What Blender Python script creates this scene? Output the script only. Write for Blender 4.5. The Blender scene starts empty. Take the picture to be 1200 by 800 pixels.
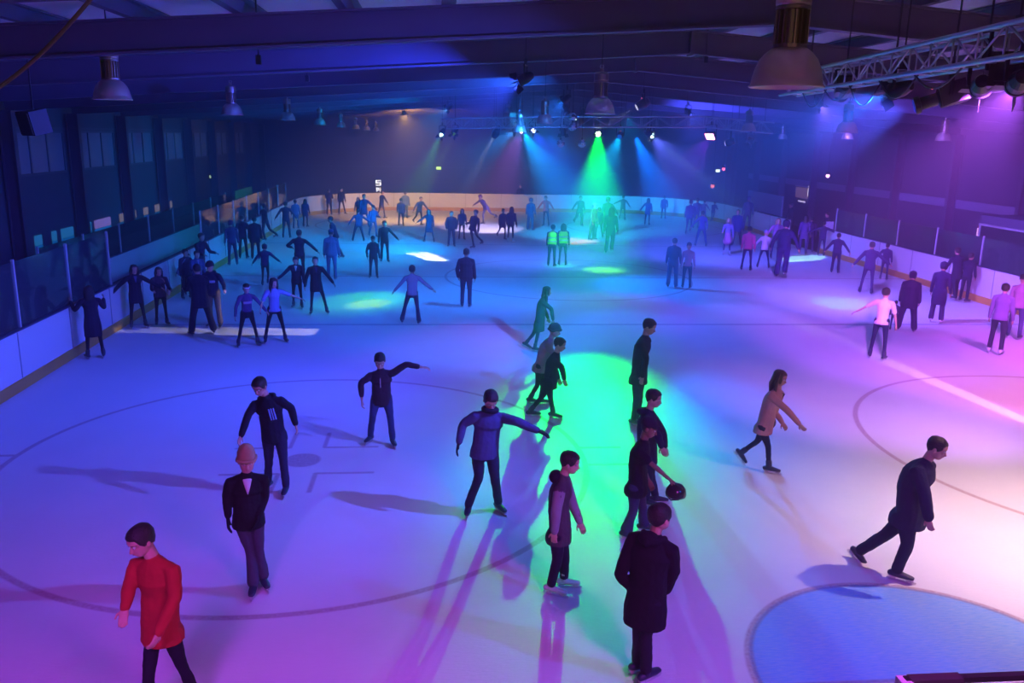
import bpy, bmesh, math, random
from mathutils import Vector, Matrix
random.seed(7)
R = math.radians
sc = bpy.context.scene
C = sc.collection

# ------------------------------------------------------------------ camera
FPX = 988.42                                   # focal length in pixels of the 1200 px wide frame
CAM = Vector((0, 0, 5.086))
CF = Vector((0.09120216, 0.96691915, -0.23822157)).normalized()
CR = Vector((0.9958302, -0.08905687, 0.019776)).normalized()
CU = CR.cross(CF).normalized()
camd = bpy.data.cameras.new('camera'); cam = bpy.data.objects.new('camera', camd); C.objects.link(cam)
camd.sensor_width = 36; camd.lens = FPX / 1200 * 36; camd.clip_end = 300; camd.clip_start = 0.05
m = Matrix.Identity(4)
for i in range(3):
    m[i][0] = CR[i]; m[i][1] = CU[i]; m[i][2] = -CF[i]; m[i][3] = CAM[i]
cam.matrix_world = m
sc.camera = cam

def ray(x, y): return CF + CR * ((x - 600) / FPX) - CU * ((y - 400) / FPX)
def G(x, y, z=0.0):
    d = ray(x, y); return CAM + d * ((z - CAM.z) / d.z)
HF = Vector((CF.x, CF.y, 0)).normalized()
def on_x(x, y, X):
    d = ray(x, y); return CAM + d * ((X - CAM.x) / d.x)
def on_y(x, y, Y):
    d = ray(x, y); return CAM + d * ((Y - CAM.y) / d.y)
def W(x, y, dist):
    d = ray(x, y); return CAM + d * (dist / d.dot(HF))
def proj(P):
    d = P - CAM; return 600 + FPX * d.dot(CR) / d.dot(CF), 400 - FPX * d.dot(CU) / d.dot(CF)

# ------------------------------------------------------------------ world, exposure
world = bpy.data.worlds.new('night'); sc.world = world; world.use_nodes = True
world.node_tree.nodes['Background'].inputs[0].default_value = (0.01, 0.01, 0.03, 1)
world.node_tree.nodes['Background'].inputs[1].default_value = 0.2
# thin stage haze filling the hall
_nt = world.node_tree; _vs = _nt.nodes.new('ShaderNodeVolumeScatter')
_vs.inputs['Color'].default_value = (0.88, 0.90, 1, 1); _vs.inputs['Density'].default_value = 0.015; _vs.inputs['Anisotropy'].default_value = 0.5
_nt.links.new(_vs.outputs[0], _nt.nodes['World Output'].inputs['Volume'])
sc.view_settings.view_transform = 'Standard'; sc.view_settings.look = 'None'
sc.view_settings.gamma = 1; sc.view_settings.use_curve_mapping = False
sc.view_settings.exposure = 0.0
cy = sc.cycles
cy.use_denoising = True
cy.max_bounces = 4; cy.diffuse_bounces = 2; cy.glossy_bounces = 2; cy.transmission_bounces = 3
cy.transparent_max_bounces = 12; cy.volume_bounces = 0
cy.sample_clamp_indirect = 4.0; cy.caustics_reflective = False; cy.caustics_refractive = False

# ------------------------------------------------------------------ materials
MATS = {}
def mat(name, col, rough=0.6, metal=0.0, spec=0.5, emit=None, estr=0.0, noise=0.0, nscale=8.0, bump=0.0, bscale=30.0, alpha=None):
    if name in MATS: return MATS[name]
    m = bpy.data.materials.new(name); m.use_nodes = True
    nt = m.node_tree; b = nt.nodes['Principled BSDF']
    b.inputs['Base Color'].default_value = (*col, 1); b.inputs['Roughness'].default_value = rough
    b.inputs['Metallic'].default_value = metal; b.inputs['Specular IOR Level'].default_value = spec
    if noise or bump:
        tc = nt.nodes.new('ShaderNodeTexCoord')
    if noise:
        n = nt.nodes.new('ShaderNodeTexNoise'); n.inputs['Scale'].default_value = nscale; n.inputs['Detail'].default_value = 4
        nt.links.new(tc.outputs['Object'], n.inputs['Vector'])
        mx = nt.nodes.new('ShaderNodeMix'); mx.data_type = 'RGBA'
        mx.inputs[6].default_value = (*[c * (1 - noise) for c in col], 1)
        mx.inputs[7].default_value = (*[min(1, c * (1 + noise)) for c in col], 1)
        nt.links.new(n.outputs['Fac'], mx.inputs[0]); nt.links.new(mx.outputs[2], b.inputs['Base Color'])
    if bump:
        n2 = nt.nodes.new('ShaderNodeTexNoise'); n2.inputs['Scale'].default_value = bscale; n2.inputs['Detail'].default_value = 3
        nt.links.new(tc.outputs['Object'], n2.inputs['Vector'])
        bp = nt.nodes.new('ShaderNodeBump'); bp.inputs['Strength'].default_value = bump; bp.inputs['Distance'].default_value = 0.02
        nt.links.new(n2.outputs['Fac'], bp.inputs['Height']); nt.links.new(bp.outputs[0], b.inputs['Normal'])
    if emit:
        b.inputs['Emission Color'].default_value = (*emit, 1); b.inputs['Emission Strength'].default_value = estr
    MATS[name] = m
    return m
def cloth(col, rough=0.85):
    k = 'cloth_%02x%02x%02x' % tuple(int(min(1, max(0, c)) ** 0.45 * 255) for c in col)
    return mat(k, col, rough=rough, spec=0.2, noise=0.25, nscale=5, bump=0.5, bscale=9)
def lens_mat(col, s):
    k = 'lens_%.2f_%.2f_%.2f_%g' % (*col, s)
    return mat(k, col, emit=col, estr=s)
M_STEEL = mat('painted_roof_steel', (0.10, 0.08, 0.14), rough=0.55, noise=0.2, nscale=2)
M_PURLIN = mat('galvanised_purlin', (0.09, 0.10, 0.16), rough=0.5, metal=0.2)
M_ROOF = mat('pale_roof_lining', (0.88, 0.86, 0.90), rough=0.8, noise=0.1, nscale=1.5)
M_WALL = mat('dark_wall_cladding', (0.10, 0.11, 0.17), rough=0.8, noise=0.25, nscale=1.2)
M_WALLR = mat('dark_wall_cladding_right', (0.08, 0.07, 0.12), rough=0.8, noise=0.3, nscale=1.0)
M_FLOOR = mat('rubber_floor', (0.03, 0.03, 0.045), rough=0.8, noise=0.3, nscale=3)
M_WIN = mat('translucent_window_sheet', (0.30, 0.34, 0.48), rough=0.35, noise=0.2, nscale=1)
M_FRAME = mat('window_frame_paint', (0.13, 0.15, 0.22), rough=0.5)
M_BOARD = mat('white_rink_board', (0.80, 0.80, 0.82), rough=0.35, noise=0.04, nscale=3)
M_KICK = mat('yellow_kick_plate', (0.62, 0.36, 0.06), rough=0.45, noise=0.15, nscale=2)
M_CAPR = mat('dark_board_cap', (0.03, 0.035, 0.09), rough=0.4)
M_ALU = mat('aluminium', (0.62, 0.63, 0.66), rough=0.32, metal=0.9)
M_ALUM = mat('matt_aluminium_post', (0.60, 0.62, 0.68), rough=0.5, metal=0.2)
M_BLK = mat('black_plastic', (0.012, 0.012, 0.014), rough=0.45)
M_BLKM = mat('black_metal', (0.02, 0.02, 0.022), rough=0.35, metal=0.4)
M_SHADE = mat('spun_aluminium_shade', (0.62, 0.52, 0.42), rough=0.38, metal=0.75, noise=0.12, nscale=6)
M_FIN = mat('gear_housing_alloy', (0.30, 0.24, 0.18), rough=0.4, metal=0.8)
M_WIRE = mat('dark_wire', (0.02, 0.02, 0.03), rough=0.6)
M_SKIN = mat('skin', (0.62, 0.36, 0.27), rough=0.5, spec=0.35, noise=0.06, nscale=14)
M_SKIN2 = mat('skin_brown', (0.28, 0.14, 0.09), rough=0.5, spec=0.35, noise=0.06, nscale=14)
M_HAIR = mat('dark_hair', (0.018, 0.012, 0.010), rough=0.5, bump=0.6, bscale=60)
M_HAIRB = mat('brown_hair', (0.07, 0.032, 0.018), rough=0.5, bump=0.6, bscale=60)
M_HAIRF = mat('fair_hair', (0.35, 0.22, 0.10), rough=0.5, bump=0.6, bscale=60)
M_EYE = mat('eye_white', (0.75, 0.75, 0.72), rough=0.2)
M_PUPIL = mat('dark_iris', (0.02, 0.012, 0.01), rough=0.15)
M_LIP = mat('lip', (0.45, 0.16, 0.14), rough=0.45)
M_BOOT = mat('blue_black_skate_boot', (0.02, 0.025, 0.06), rough=0.4)
M_BOOTW = mat('white_skate_boot', (0.75, 0.73, 0.74), rough=0.45)
M_SOLE = mat('pale_blade_holder', (0.55, 0.55, 0.58), rough=0.4)
M_BLADE = mat('skate_blade_steel', (0.75, 0.75, 0.78), rough=0.2, metal=1.0)

def glass_mat():
    m = bpy.data.materials.new('rink_glass'); m.use_nodes = True; nt = m.node_tree; nt.nodes.clear()
    o = nt.nodes.new('ShaderNodeOutputMaterial'); tr = nt.nodes.new('ShaderNodeBsdfTransparent'); gl = nt.nodes.new('ShaderNodeBsdfGlossy')
    df = nt.nodes.new('ShaderNodeBsdfDiffuse'); df.inputs[0].default_value = (0.30, 0.50, 0.60, 1)
    tr.inputs[0].default_value = (0.86, 0.92, 0.92, 1); gl.inputs['Roughness'].default_value = 0.04
    fr = nt.nodes.new('ShaderNodeFresnel'); fr.inputs[0].default_value = 1.5
    m1 = nt.nodes.new('ShaderNodeMixShader'); m2 = nt.nodes.new('ShaderNodeMixShader'); m2.inputs[0].default_value = 0.06
    nt.links.new(fr.outputs[0], m1.inputs[0]); nt.links.new(tr.outputs[0], m1.inputs[1]); nt.links.new(gl.outputs[0], m1.inputs[2])
    nt.links.new(m1.outputs[0], m2.inputs[1]); nt.links.new(df.outputs[0], m2.inputs[2]); nt.links.new(m2.outputs[0], o.inputs[0])
    return m
M_GLASS = glass_mat()

# ------------------------------------------------------------------ lights (each lamp's fixture is built further down, at the same place)
LAMPS = []     # (fixture kind, position, target, lens colour, lens strength)
def spot(name, pos, tgt, col, power, ang, blend=0.6, rad=0.06, fix='par', lens=None, ls=None, gobo=None):
    d = bpy.data.lights.new(name, 'SPOT'); d.energy = power; d.color = col
    d.spot_size = R(ang); d.spot_blend = blend; d.shadow_soft_size = rad
    o = bpy.data.objects.new(name, d); C.objects.link(o)
    v = (tgt - pos).normalized()
    o.location = pos + v * 0.03; o.rotation_euler = v.to_track_quat('-Z', 'Y').to_euler()
    if gobo:
        d.use_nodes = True; nt = d.node_tree; em = nt.nodes['Emission']
        gobo(nt, em)
    if fix: LAMPS.append((fix, pos, tgt, lens or col, 1.0 if ls is None else ls))
    return o

def gobo_math(nt):
    """u,v = tangents of the angle from the lamp axis"""
    g = nt.nodes.new('ShaderNodeTexCoord'); s = nt.nodes.new('ShaderNodeSeparateXYZ'); nt.links.new(g.outputs['Normal'], s.inputs[0])
    def mm(op, a, b=None, c=None):
        n = nt.nodes.new('ShaderNodeMath'); n.operation = op
        for i, q in enumerate((a, b, c)):
            if q is None: continue
            if isinstance(q, (int, float)): n.inputs[i].default_value = q
            else: nt.links.new(q, n.inputs[i])
        return n.outputs[0]
    return mm, mm('DIVIDE', s.outputs[0], s.outputs[2]), mm('DIVIDE', s.outputs[1], s.outputs[2])
def band_gobo(hu, hv, soft=0.02, bars=None):
    def f(nt, em):
        mm, u, v = gobo_math(nt)
        a = mm('MULTIPLY', mm('SUBTRACT', hu, mm('ABSOLUTE', u)), 1 / soft); a.node.use_clamp = True
        b = mm('MULTIPLY', mm('SUBTRACT', hv, mm('ABSOLUTE', v)), 1 / soft); b.node.use_clamp = True
        r = mm('MULTIPLY', a, b)
        if bars:
            w = mm('SINE', mm('ADD', mm('MULTIPLY', u, bars), mm('MULTIPLY', v, bars * 1.7)))
            w2 = mm('GREATER_THAN', w, -0.55); r = mm('MULTIPLY', r, w2)
        nt.links.new(r, em.inputs['Strength'])
    return f

# warm unseen fill added behind the camera to lift the near fixtures
_f = bpy.data.lights.new('foyer_light', 'AREA'); _f.energy = 60; _f.color = (1.0, 0.62, 0.45); _f.size = 2.0
_fo = bpy.data.objects.new('foyer_light', _f); C.objects.link(_fo); _fo.location = (1.5, -2.7, 4.2); _fo.rotation_euler = (R(97), 0, 0)
# near lighting bar (right of frame): x px, y px, distance
A_POS = W(1072, 124, 9.5)
spot('blue_wash_light', A_POS, Vector((-9.08, 15.95, 0.0)), (0.074, 0.097, 1.000), 5097, 78.3, 0.9, rad=0.05, fix='scanner', ls=0.2)
spot('violet_wash_light', W(1045, 108, 10.2), Vector((-1.92, 28.35, 0.0)), (0.012, 0.156, 1.000), 24664, 41.8, 0.9, fix='par', ls=0.6)
spot('magenta_beam_light', W(1192, 100, 7.6), Vector((16.06, 29.11, 0.0)), (0.464, 0.099, 1.000), 30000, 35.4, 0.7, fix='par', ls=0.6)
spot('pink_wash_light', Vector((8.6, 8.2, 6.0)), Vector((8.91, 8.98, 0.0)), (1.000, 0.613, 0.625), 3793, 100.6, 1.0, fix='par')
spot('pink_side_light', Vector((14.6, 9.5, 6.0)), Vector((12.77, 15.28, 0.0)), (1.000, 0.230, 0.719), 8043, 37.4, 0.9, fix='par')
spot('violet_rear_wash', Vector((-2.5, 1.0, 6.2)), Vector((-3.17, 5.13, 0.0)), (0.490, 0.051, 1.000), 2167, 71.1, 0.9, rad=0.7, fix='par')
spot('violet_rear_wash', Vector((3.5, 1.0, 6.2)), Vector((2.20, 5.20, 0.0)), (0.700, 0.060, 0.900), 1900, 90.0, 0.9, rad=0.7, fix='par')
spot('blue_crease_light', Vector((8.6, 2.5, 6.0)), Vector((2.03, 8.81, 0.0)), (0.012, 0.098, 1.000), 2600, 40.8, 0.9, fix='par')
# far lighting rig
spot('cyan_beam_light', W(517, 158, 30), G(430, 352), (0.053, 1.000, 0.022), 2165, 30.0, 1.0, lens=(0.5, 0.9, 1), ls=20)
spot('yellow_pool_light', W(532, 157, 30.2), G(432, 356), (0.523, 1.000, 0.014), 2419, 11.0, 1.0, ls=0.1)
spot('white_gobo_light', W(579, 160, 30), G(503, 301), (0.95, 0.95, 1.0), 14000, 26, 0.1, rad=0.01, fix='head', ls=0.5, gobo=band_gobo(0.062, 0.105, 0.004, 60))
spot('cyan_spill_light', W(603, 153, 30), Vector((-3.47, 42.52, 0.0)), (0.000, 0.298, 1.000), 30000, 38.4, 1.0, lens=(1.0, 0.8, 0.4), ls=10)
spot('lilac_beam_light', W(611, 153, 30.2), G(520, 420), (0.539, 0.123, 1.000), 1841, 26.0, 1.0, lens=(0.8, 0.7, 1), ls=24)
spot('blue_beam_light', W(625, 153, 30), Vector((5.93, 21.00, 0.0)), (0.013, 0.064, 1.000), 5237, 36.3, 1.0, lens=(0.4, 0.5, 1), ls=10)
spot('small_green_light', W(660, 157, 30), G(655, 310), (0.050, 1.000, 0.350), 2500, 14.0, 0.9, lens=(0.3, 1.0, 0.4), ls=14)
spot('green_beam_light', W(701, 157, 29.8), G(694, 492), (0.000, 1.000, 0.020), 27000, 18.0, 1.0, lens=(0.6, 1.0, 0.5), ls=40)
spot('cyan_front_light', W(613, 155, 30.4), Vector((4.44, 9.29, 0.0)), (0.000, 0.330, 1.000), 15000, 15.6, 1.0, fix=None)
spot('cyan_front_light', W(744, 158, 30), Vector((5.69, 13.46, 0.0)), (0.000, 0.154, 1.000), 21000, 14.0, 1.0, fix=None)
spot('white_beam_light', W(761, 158, 30), G(938, 303), (0.425, 1.000, 0.795), 30000, 7.0, 0.3, rad=0.03, lens=(0.7, 1.0, 0.9), ls=50)
spot('blue_flood_light', W(764, 159, 30.2), Vector((9.11, 24.07, 1.8)), (0.107, 0.134, 1.000), 4240, 52.3, 1.0, fix='par', lens=(0.65, 1.0, 0.95), ls=45)
spot('pink_panel_light', W(832, 160, 29.5), Vector((4.98, 24.72, 0.0)), (0.233, 0.019, 1.000), 1220, 53.3, 0.9, fix='flood', lens=(1.0, 0.22, 0.50), ls=14)
spot('side_beam_light', W(850, 168, 29.8), W(740, 195, 31), (0.500, 0.450, 1.000), 2500, 9.0, 0.5, fix='head', ls=2)
spot('faint_blue_beam_light', W(880, 166, 28), G(950, 300), (0.250, 0.350, 1.000), 2500, 10.0, 0.8, ls=1)
spot('unlit_head_light', W(726, 160, 30), Vector((1.02, 13.33, 0.0)), (0.000, 0.500, 1.000), 5000, 20, 1.0, fix='head', ls=0.1)
# pools further off, with added roof-hung fills
spot('yellow_green_pool_light', W(690, 159, 30.5), Vector((6.61, 32.33, 0.0)), (0.149, 1.000, 0.000), 2941, 20.2, 1.0, fix=None)
spot('cyan_mid_pool_light', W(640, 156, 31), Vector((8.56, 28.31, 0.0)), (0.000, 0.147, 1.000), 4417, 57.2, 1.0, fix=None)
spot('small_cyan_light', Vector((11.5, 21.5, 6.0)), G(985, 355), (0.000, 0.900, 1.000), 1500, 15.0, 0.35, fix='head', ls=0.5)
spot('board_cyan_light', Vector((9.5, 42, 6.0)), Vector((13.0, 57.0, 0.8)), (0.000, 0.420, 1.000), 9000, 44.0, 0.8, fix='par')
spot('board_peach_light', Vector((-1.5, 44, 6.0)), Vector((-0.99, 55.89, 0.4)), (1.000, 0.518, 0.159), 11618, 74.9, 0.9, fix='par')
spot('amber_strip_light', Vector((4.0, 41, 6.0)), Vector((2.69, 47.00, 0.0)), (0.652, 0.523, 1.000), 12482, 34.6, 0.9, fix='par')
spot('peach_pool_light', Vector((6.5, 38, 6.0)), Vector((6.77, 41.53, 0.0)), (1.000, 0.380, 0.043), 2786, 25.9, 0.9, fix='par')
spot('blue_mid_left_light', Vector((1.5, 15.5, 6.0)), Vector((-9.83, 19.05, 0.0)), (0.032, 0.065, 1.000), 5587, 117.8, 1.0, fix='par')  # fill added under the roof to lift the mid-left ice
spot('blue_centre_light', Vector((3.5, 23.5, 6.0)), Vector((-2.14, 32.32, 0.0)), (0.012, 0.182, 1.000), 6298, 125.0, 1.0, fix='par')  # added fill, no lamp known here; brightens the centre ice
spot('violet_right_light', Vector((13.5, 15.5, 6.0)), Vector((17.03, 19.17, 0.0)), (0.702, 0.107, 1.000), 5867, 76.4, 1.0, fix='par')  # added violet fill for the ice by the right boards
spot('blush_far_light', Vector((3.0, 35.0, 6.0)), Vector((9.77, 49.21, 0.0)), (0.012, 0.432, 1.000), 30000, 44.7, 1.0, fix='par')  # extra light put in over the far ice
spot('pink_mid_light', Vector((11.5, 10.5, 6.0)), Vector((8.80, 14.93, 0.0)), (0.653, 0.232, 1.000), 4147, 44.9, 1.0, fix='par')  # added fill between the pink washes
spot('blue_far_centre_light', Vector((5.0, 33.0, 6.0)), Vector((4.12, 36.02, 0.0)), (0.065, 0.163, 1.000), 3470, 92.0, 1.0, fix='par')  # added fill for the far centre ice
spot('cyan_narrow_light', W(517, 158, 30), G(440, 300), (0.035, 0.988, 1.000), 11000, 8, 0.6, fix=None)
spot('lilac_narrow_light', W(611, 153, 30.2), G(556, 272), (0.859, 0.507, 1.000), 8000, 8.0, 0.6, fix=None)
spot('magenta_shaft_light', W(1192, 100, 7.6), G(950, 335), (1.0, 0.14, 0.85), 5500, 17, 0.8, fix=None)
_sp = G(240, 389)
spot('left_strip_light', Vector((5.0, _sp.y - 0.4, 5.8)), Vector((-5.2, _sp.y + 0.1, 0)), (0.9, 0.8, 0.9), 4200, 18, 0.1, rad=0.01, fix='head', gobo=band_gobo(0.040, 0.11, 0.006))
spot('blue_left_light', Vector((0.5, 33, 6.0)), Vector((-6.45, 38.19, 0.0)), (0.000, 0.389, 1.000), 3983, 106.2, 0.9, fix='par')
spot('violet_far_right_light', Vector((9.5, 32, 6.0)), Vector((17.83, 43.15, 0.0)), (0.067, 0.088, 1.000), 9514, 117.6, 0.9, fix='par')
spot('violet_board_light', Vector((10.0, 22, 6.0)), Vector((17.92, 28.72, 0.0)), (0.205, 0.113, 1.000), 13446, 88.7, 0.9, fix='par')
_a, _b = G(985, 400), G(1200, 492); _d = (_b - _a).normalized()
spot('pink_edge_strip_light', _b + _d * 2.0 + Vector((0, 0, 6.0)), _a.lerp(_b, 0.6), (1.0, 0.75, 1.0), 1300, 62, 0.1, rad=0.01, fix='head', gobo=band_gobo(0.030, 0.45, 0.006))

# ------------------------------------------------------------------ object helpers
def tag(o, label=None, cat=None, group=None, kind=None):
    if label: o['label'] = label
    if cat: o['category'] = cat
    if group: o['group'] = group
    if kind: o['kind'] = kind
    return o
def empty(name, loc, label=None, cat=None, group=None):
    o = bpy.data.objects.new(name, None); o.empty_display_size = 0.1; C.objects.link(o); o.location = loc
    return tag(o, label, cat, group)
class MB:
    """collects world-space geometry; build() links it as one mesh object, optionally under a parent Empty"""
    def __init__(s): s.v = []; s.f = []
    def add(s, vs, fs):
        o = len(s.v); s.v += [tuple(v) for v in vs]; s.f += [[i + o for i in f] for f in fs]
    def box(s, c, size, rot=None):
        hx, hy, hz = size[0] / 2, size[1] / 2, size[2] / 2
        vs = [Vector((x, y, z)) for x in (-hx, hx) for y in (-hy, hy) for z in (-hz, hz)]
        if rot is not None: vs = [rot @ v for v in vs]
        vs = [v + Vector(c) for v in vs]
        s.add(vs, [(0, 1, 3, 2), (4, 6, 7, 5), (0, 4, 5, 1), (2, 3, 7, 6), (0, 2, 6, 4), (1, 5, 7, 3)]); return s
    def bar(s, a, b, w, h=None, up=Vector((0, 0, 1))):
        a = Vector(a); b = Vector(b); d = b - a; L = d.length; d.normalize(); h = h or w
        if abs(d.dot(up)) > 0.99: up = Vector((0, 1, 0))
        x = d.cross(up).normalized(); z = x.cross(d)
        M = Matrix((x, d, z)).transposed()
        s.box((a + b) / 2, (w, L, h), M); return s
    def tube(s, pts, radii, lat=None, seg=10, cap=True, flat0=False):
        pts = [Vector(p) for p in pts]; n = len(pts); rings = []
        if not isinstance(radii, (list, tuple)): radii = [radii] * n
        tang = []
        for i in range(n):
            t = pts[min(i + 1, n - 1)] - pts[max(i - 1, 0)]
            tang.append(t.normalized() if t.length > 1e-9 else Vector((0, 0, 1)))
        u = Vector(lat) if lat is not None else None
        if u is None:
            u = tang[0].cross(Vector((0, 0, 1)))
            if u.length < 0.1: u = tang[0].cross(Vector((0, 1, 0)))
        P = []; Rr = []; T = []; U = []
        for i in range(n):
            u2 = u - tang[i] * u.dot(tang[i])
            if u2.length < 1e-3: u2 = tang[i].orthogonal()
            u2.normalize()
            if lat is None: u = u2
            r = radii[i]; r = r if isinstance(r, (list, tuple)) else (r, r)
            P.append(pts[i]); Rr.append(r); T.append(tang[i]); U.append(u2)
        if cap:
            for e, sg in (((-1, 1),) if flat0 else ((0, -1), (-1, 1))):
                r = Rr[e]; m_ = min(r)
                add = [(P[e] + T[e] * sg * m_ * 0.55, (r[0] * 0.8, r[1] * 0.8)), (P[e] + T[e] * sg * m_ * 0.9, (r[0] * 0.4, r[1] * 0.4))]
                if e == 0:
                    tt, uu = T[0], U[0]
                    for q, rr in add: P.insert(0, q); Rr.insert(0, rr); T.insert(0, tt); U.insert(0, uu)
                else:
                    tt, uu = T[-1], U[-1]
                    for q, rr in add: P.append(q); Rr.append(rr); T.append(tt); U.append(uu)
        vs = []; fs = []
        for i in range(len(P)):
            w = T[i].cross(U[i])
            for k in range(seg):
                a = 2 * math.pi * k / seg
                vs.append(P[i] + U[i] * (math.cos(a) * Rr[i][0]) + w * (math.sin(a) * Rr[i][1]))
        for i in range(len(P) - 1):
            for k in range(seg):
                k2 = (k + 1) % seg
                fs.append((i * seg + k, i * seg + k2, (i + 1) * seg + k2, (i + 1) * seg + k))
        fs.append(tuple(reversed(range(seg)))); fs.append(tuple(range((len(P) - 1) * seg, len(P) * seg)))
        s.add(vs, fs); return s
    def lathe(s, prof, origin, axis=Vector((0, 0, 1)), seg=32):
        """prof: list of (radius, height)"""
        q = Vector((0, 0, 1)).rotation_difference(axis.normalized()) if axis.length else None
        vs = []; n = len(prof)
        for r, h in prof:
            for k in range(seg):
                a = 2 * math.pi * k / seg
                vs.append(Vector(origin) + q @ Vector((r * math.cos(a), r * math.sin(a), h)))
        fs = [(i * seg + k, i * seg + (k + 1) % seg, (i + 1) * seg + (k + 1) % seg, (i + 1) * seg + k) for i in range(n - 1) for k in range(seg)]
        fs.append(tuple(reversed(range(seg)))); fs.append(tuple(range((n - 1) * seg, n * seg)))
        s.add(vs, fs); return s
    def ball(s, c, r, seg=14, rings=9, M=None):
        r = r if isinstance(r, (tuple, list)) else (r, r, r)
        vs = []; fs = []
        for i in range(rings + 1):
            th = math.pi * (0.02 + 0.96 * i / rings)
            for k in range(seg):
                a = 2 * math.pi * k / seg
                v = Vector((math.sin(th) * math.cos(a) * r[0], math.sin(th) * math.sin(a) * r[1], -math.cos(th) * r[2]))
                vs.append(Vector(c) + (M @ v if M is not None else v))
        fs = [(i * seg + k, i * seg + (k + 1) % seg, (i + 1) * seg + (k + 1) % seg, (i + 1) * seg + k) for i in range(rings) for k in range(seg)]
        fs.append(tuple(reversed(range(seg)))); fs.append(tuple(range(rings * seg, (rings + 1) * seg)))
        s.add(vs, fs); return s
    def build(s, name, material, parent=None, smooth=False, voxel=None, sm=3):
        me = bpy.data.meshes.new(name)
        off = parent_world(parent) if parent is not None else Vector((0, 0, 0))
        me.from_pydata([(v[0] - off[0], v[1] - off[1], v[2] - off[2]) for v in s.v], [], s.f); me.update()
        if not voxel:
            bm = bmesh.new(); bm.from_mesh(me); bmesh.ops.recalc_face_normals(bm, faces=bm.faces); bm.to_mesh(me); bm.free()
        if smooth or voxel: me.polygons.foreach_set('use_smooth', [True] * len(me.polygons))
        me.materials.append(material)
        o = bpy.data.objects.new(name, me); C.objects.link(o)
        if parent is not None: o.parent = parent
        if voxel:
            r = o.modifiers.new('remesh', 'REMESH'); r.mode = 'VOXEL'; r.voxel_size = voxel; r.use_smooth_shade = True
            q = o.modifiers.new('smooth', 'SMOOTH'); q.iterations = sm; q.factor = 0.5
        return o
def parent_world(p):
    v = Vector(p.location)
    while p.parent is not None:
        p = p.parent; v += Vector(p.location)
    return v

# ------------------------------------------------------------------ the hall
XL, XR, Y0, Y1 = -12.2, 22.2, -3.0, 64.0
RIDGE = 4.87
def roof_z(x): return 7.28 - 0.071 * abs(x - RIDGE)
def struct(o): o['kind'] = 'structure'; return o

# floor around the ice
struct(MB().box(((XL + XR) / 2, (Y0 + Y1) / 2, -0.13), (XR - XL + 0.4, Y1 - Y0 + 0.4, 0.2)).build('floor', M_FLOOR))

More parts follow.
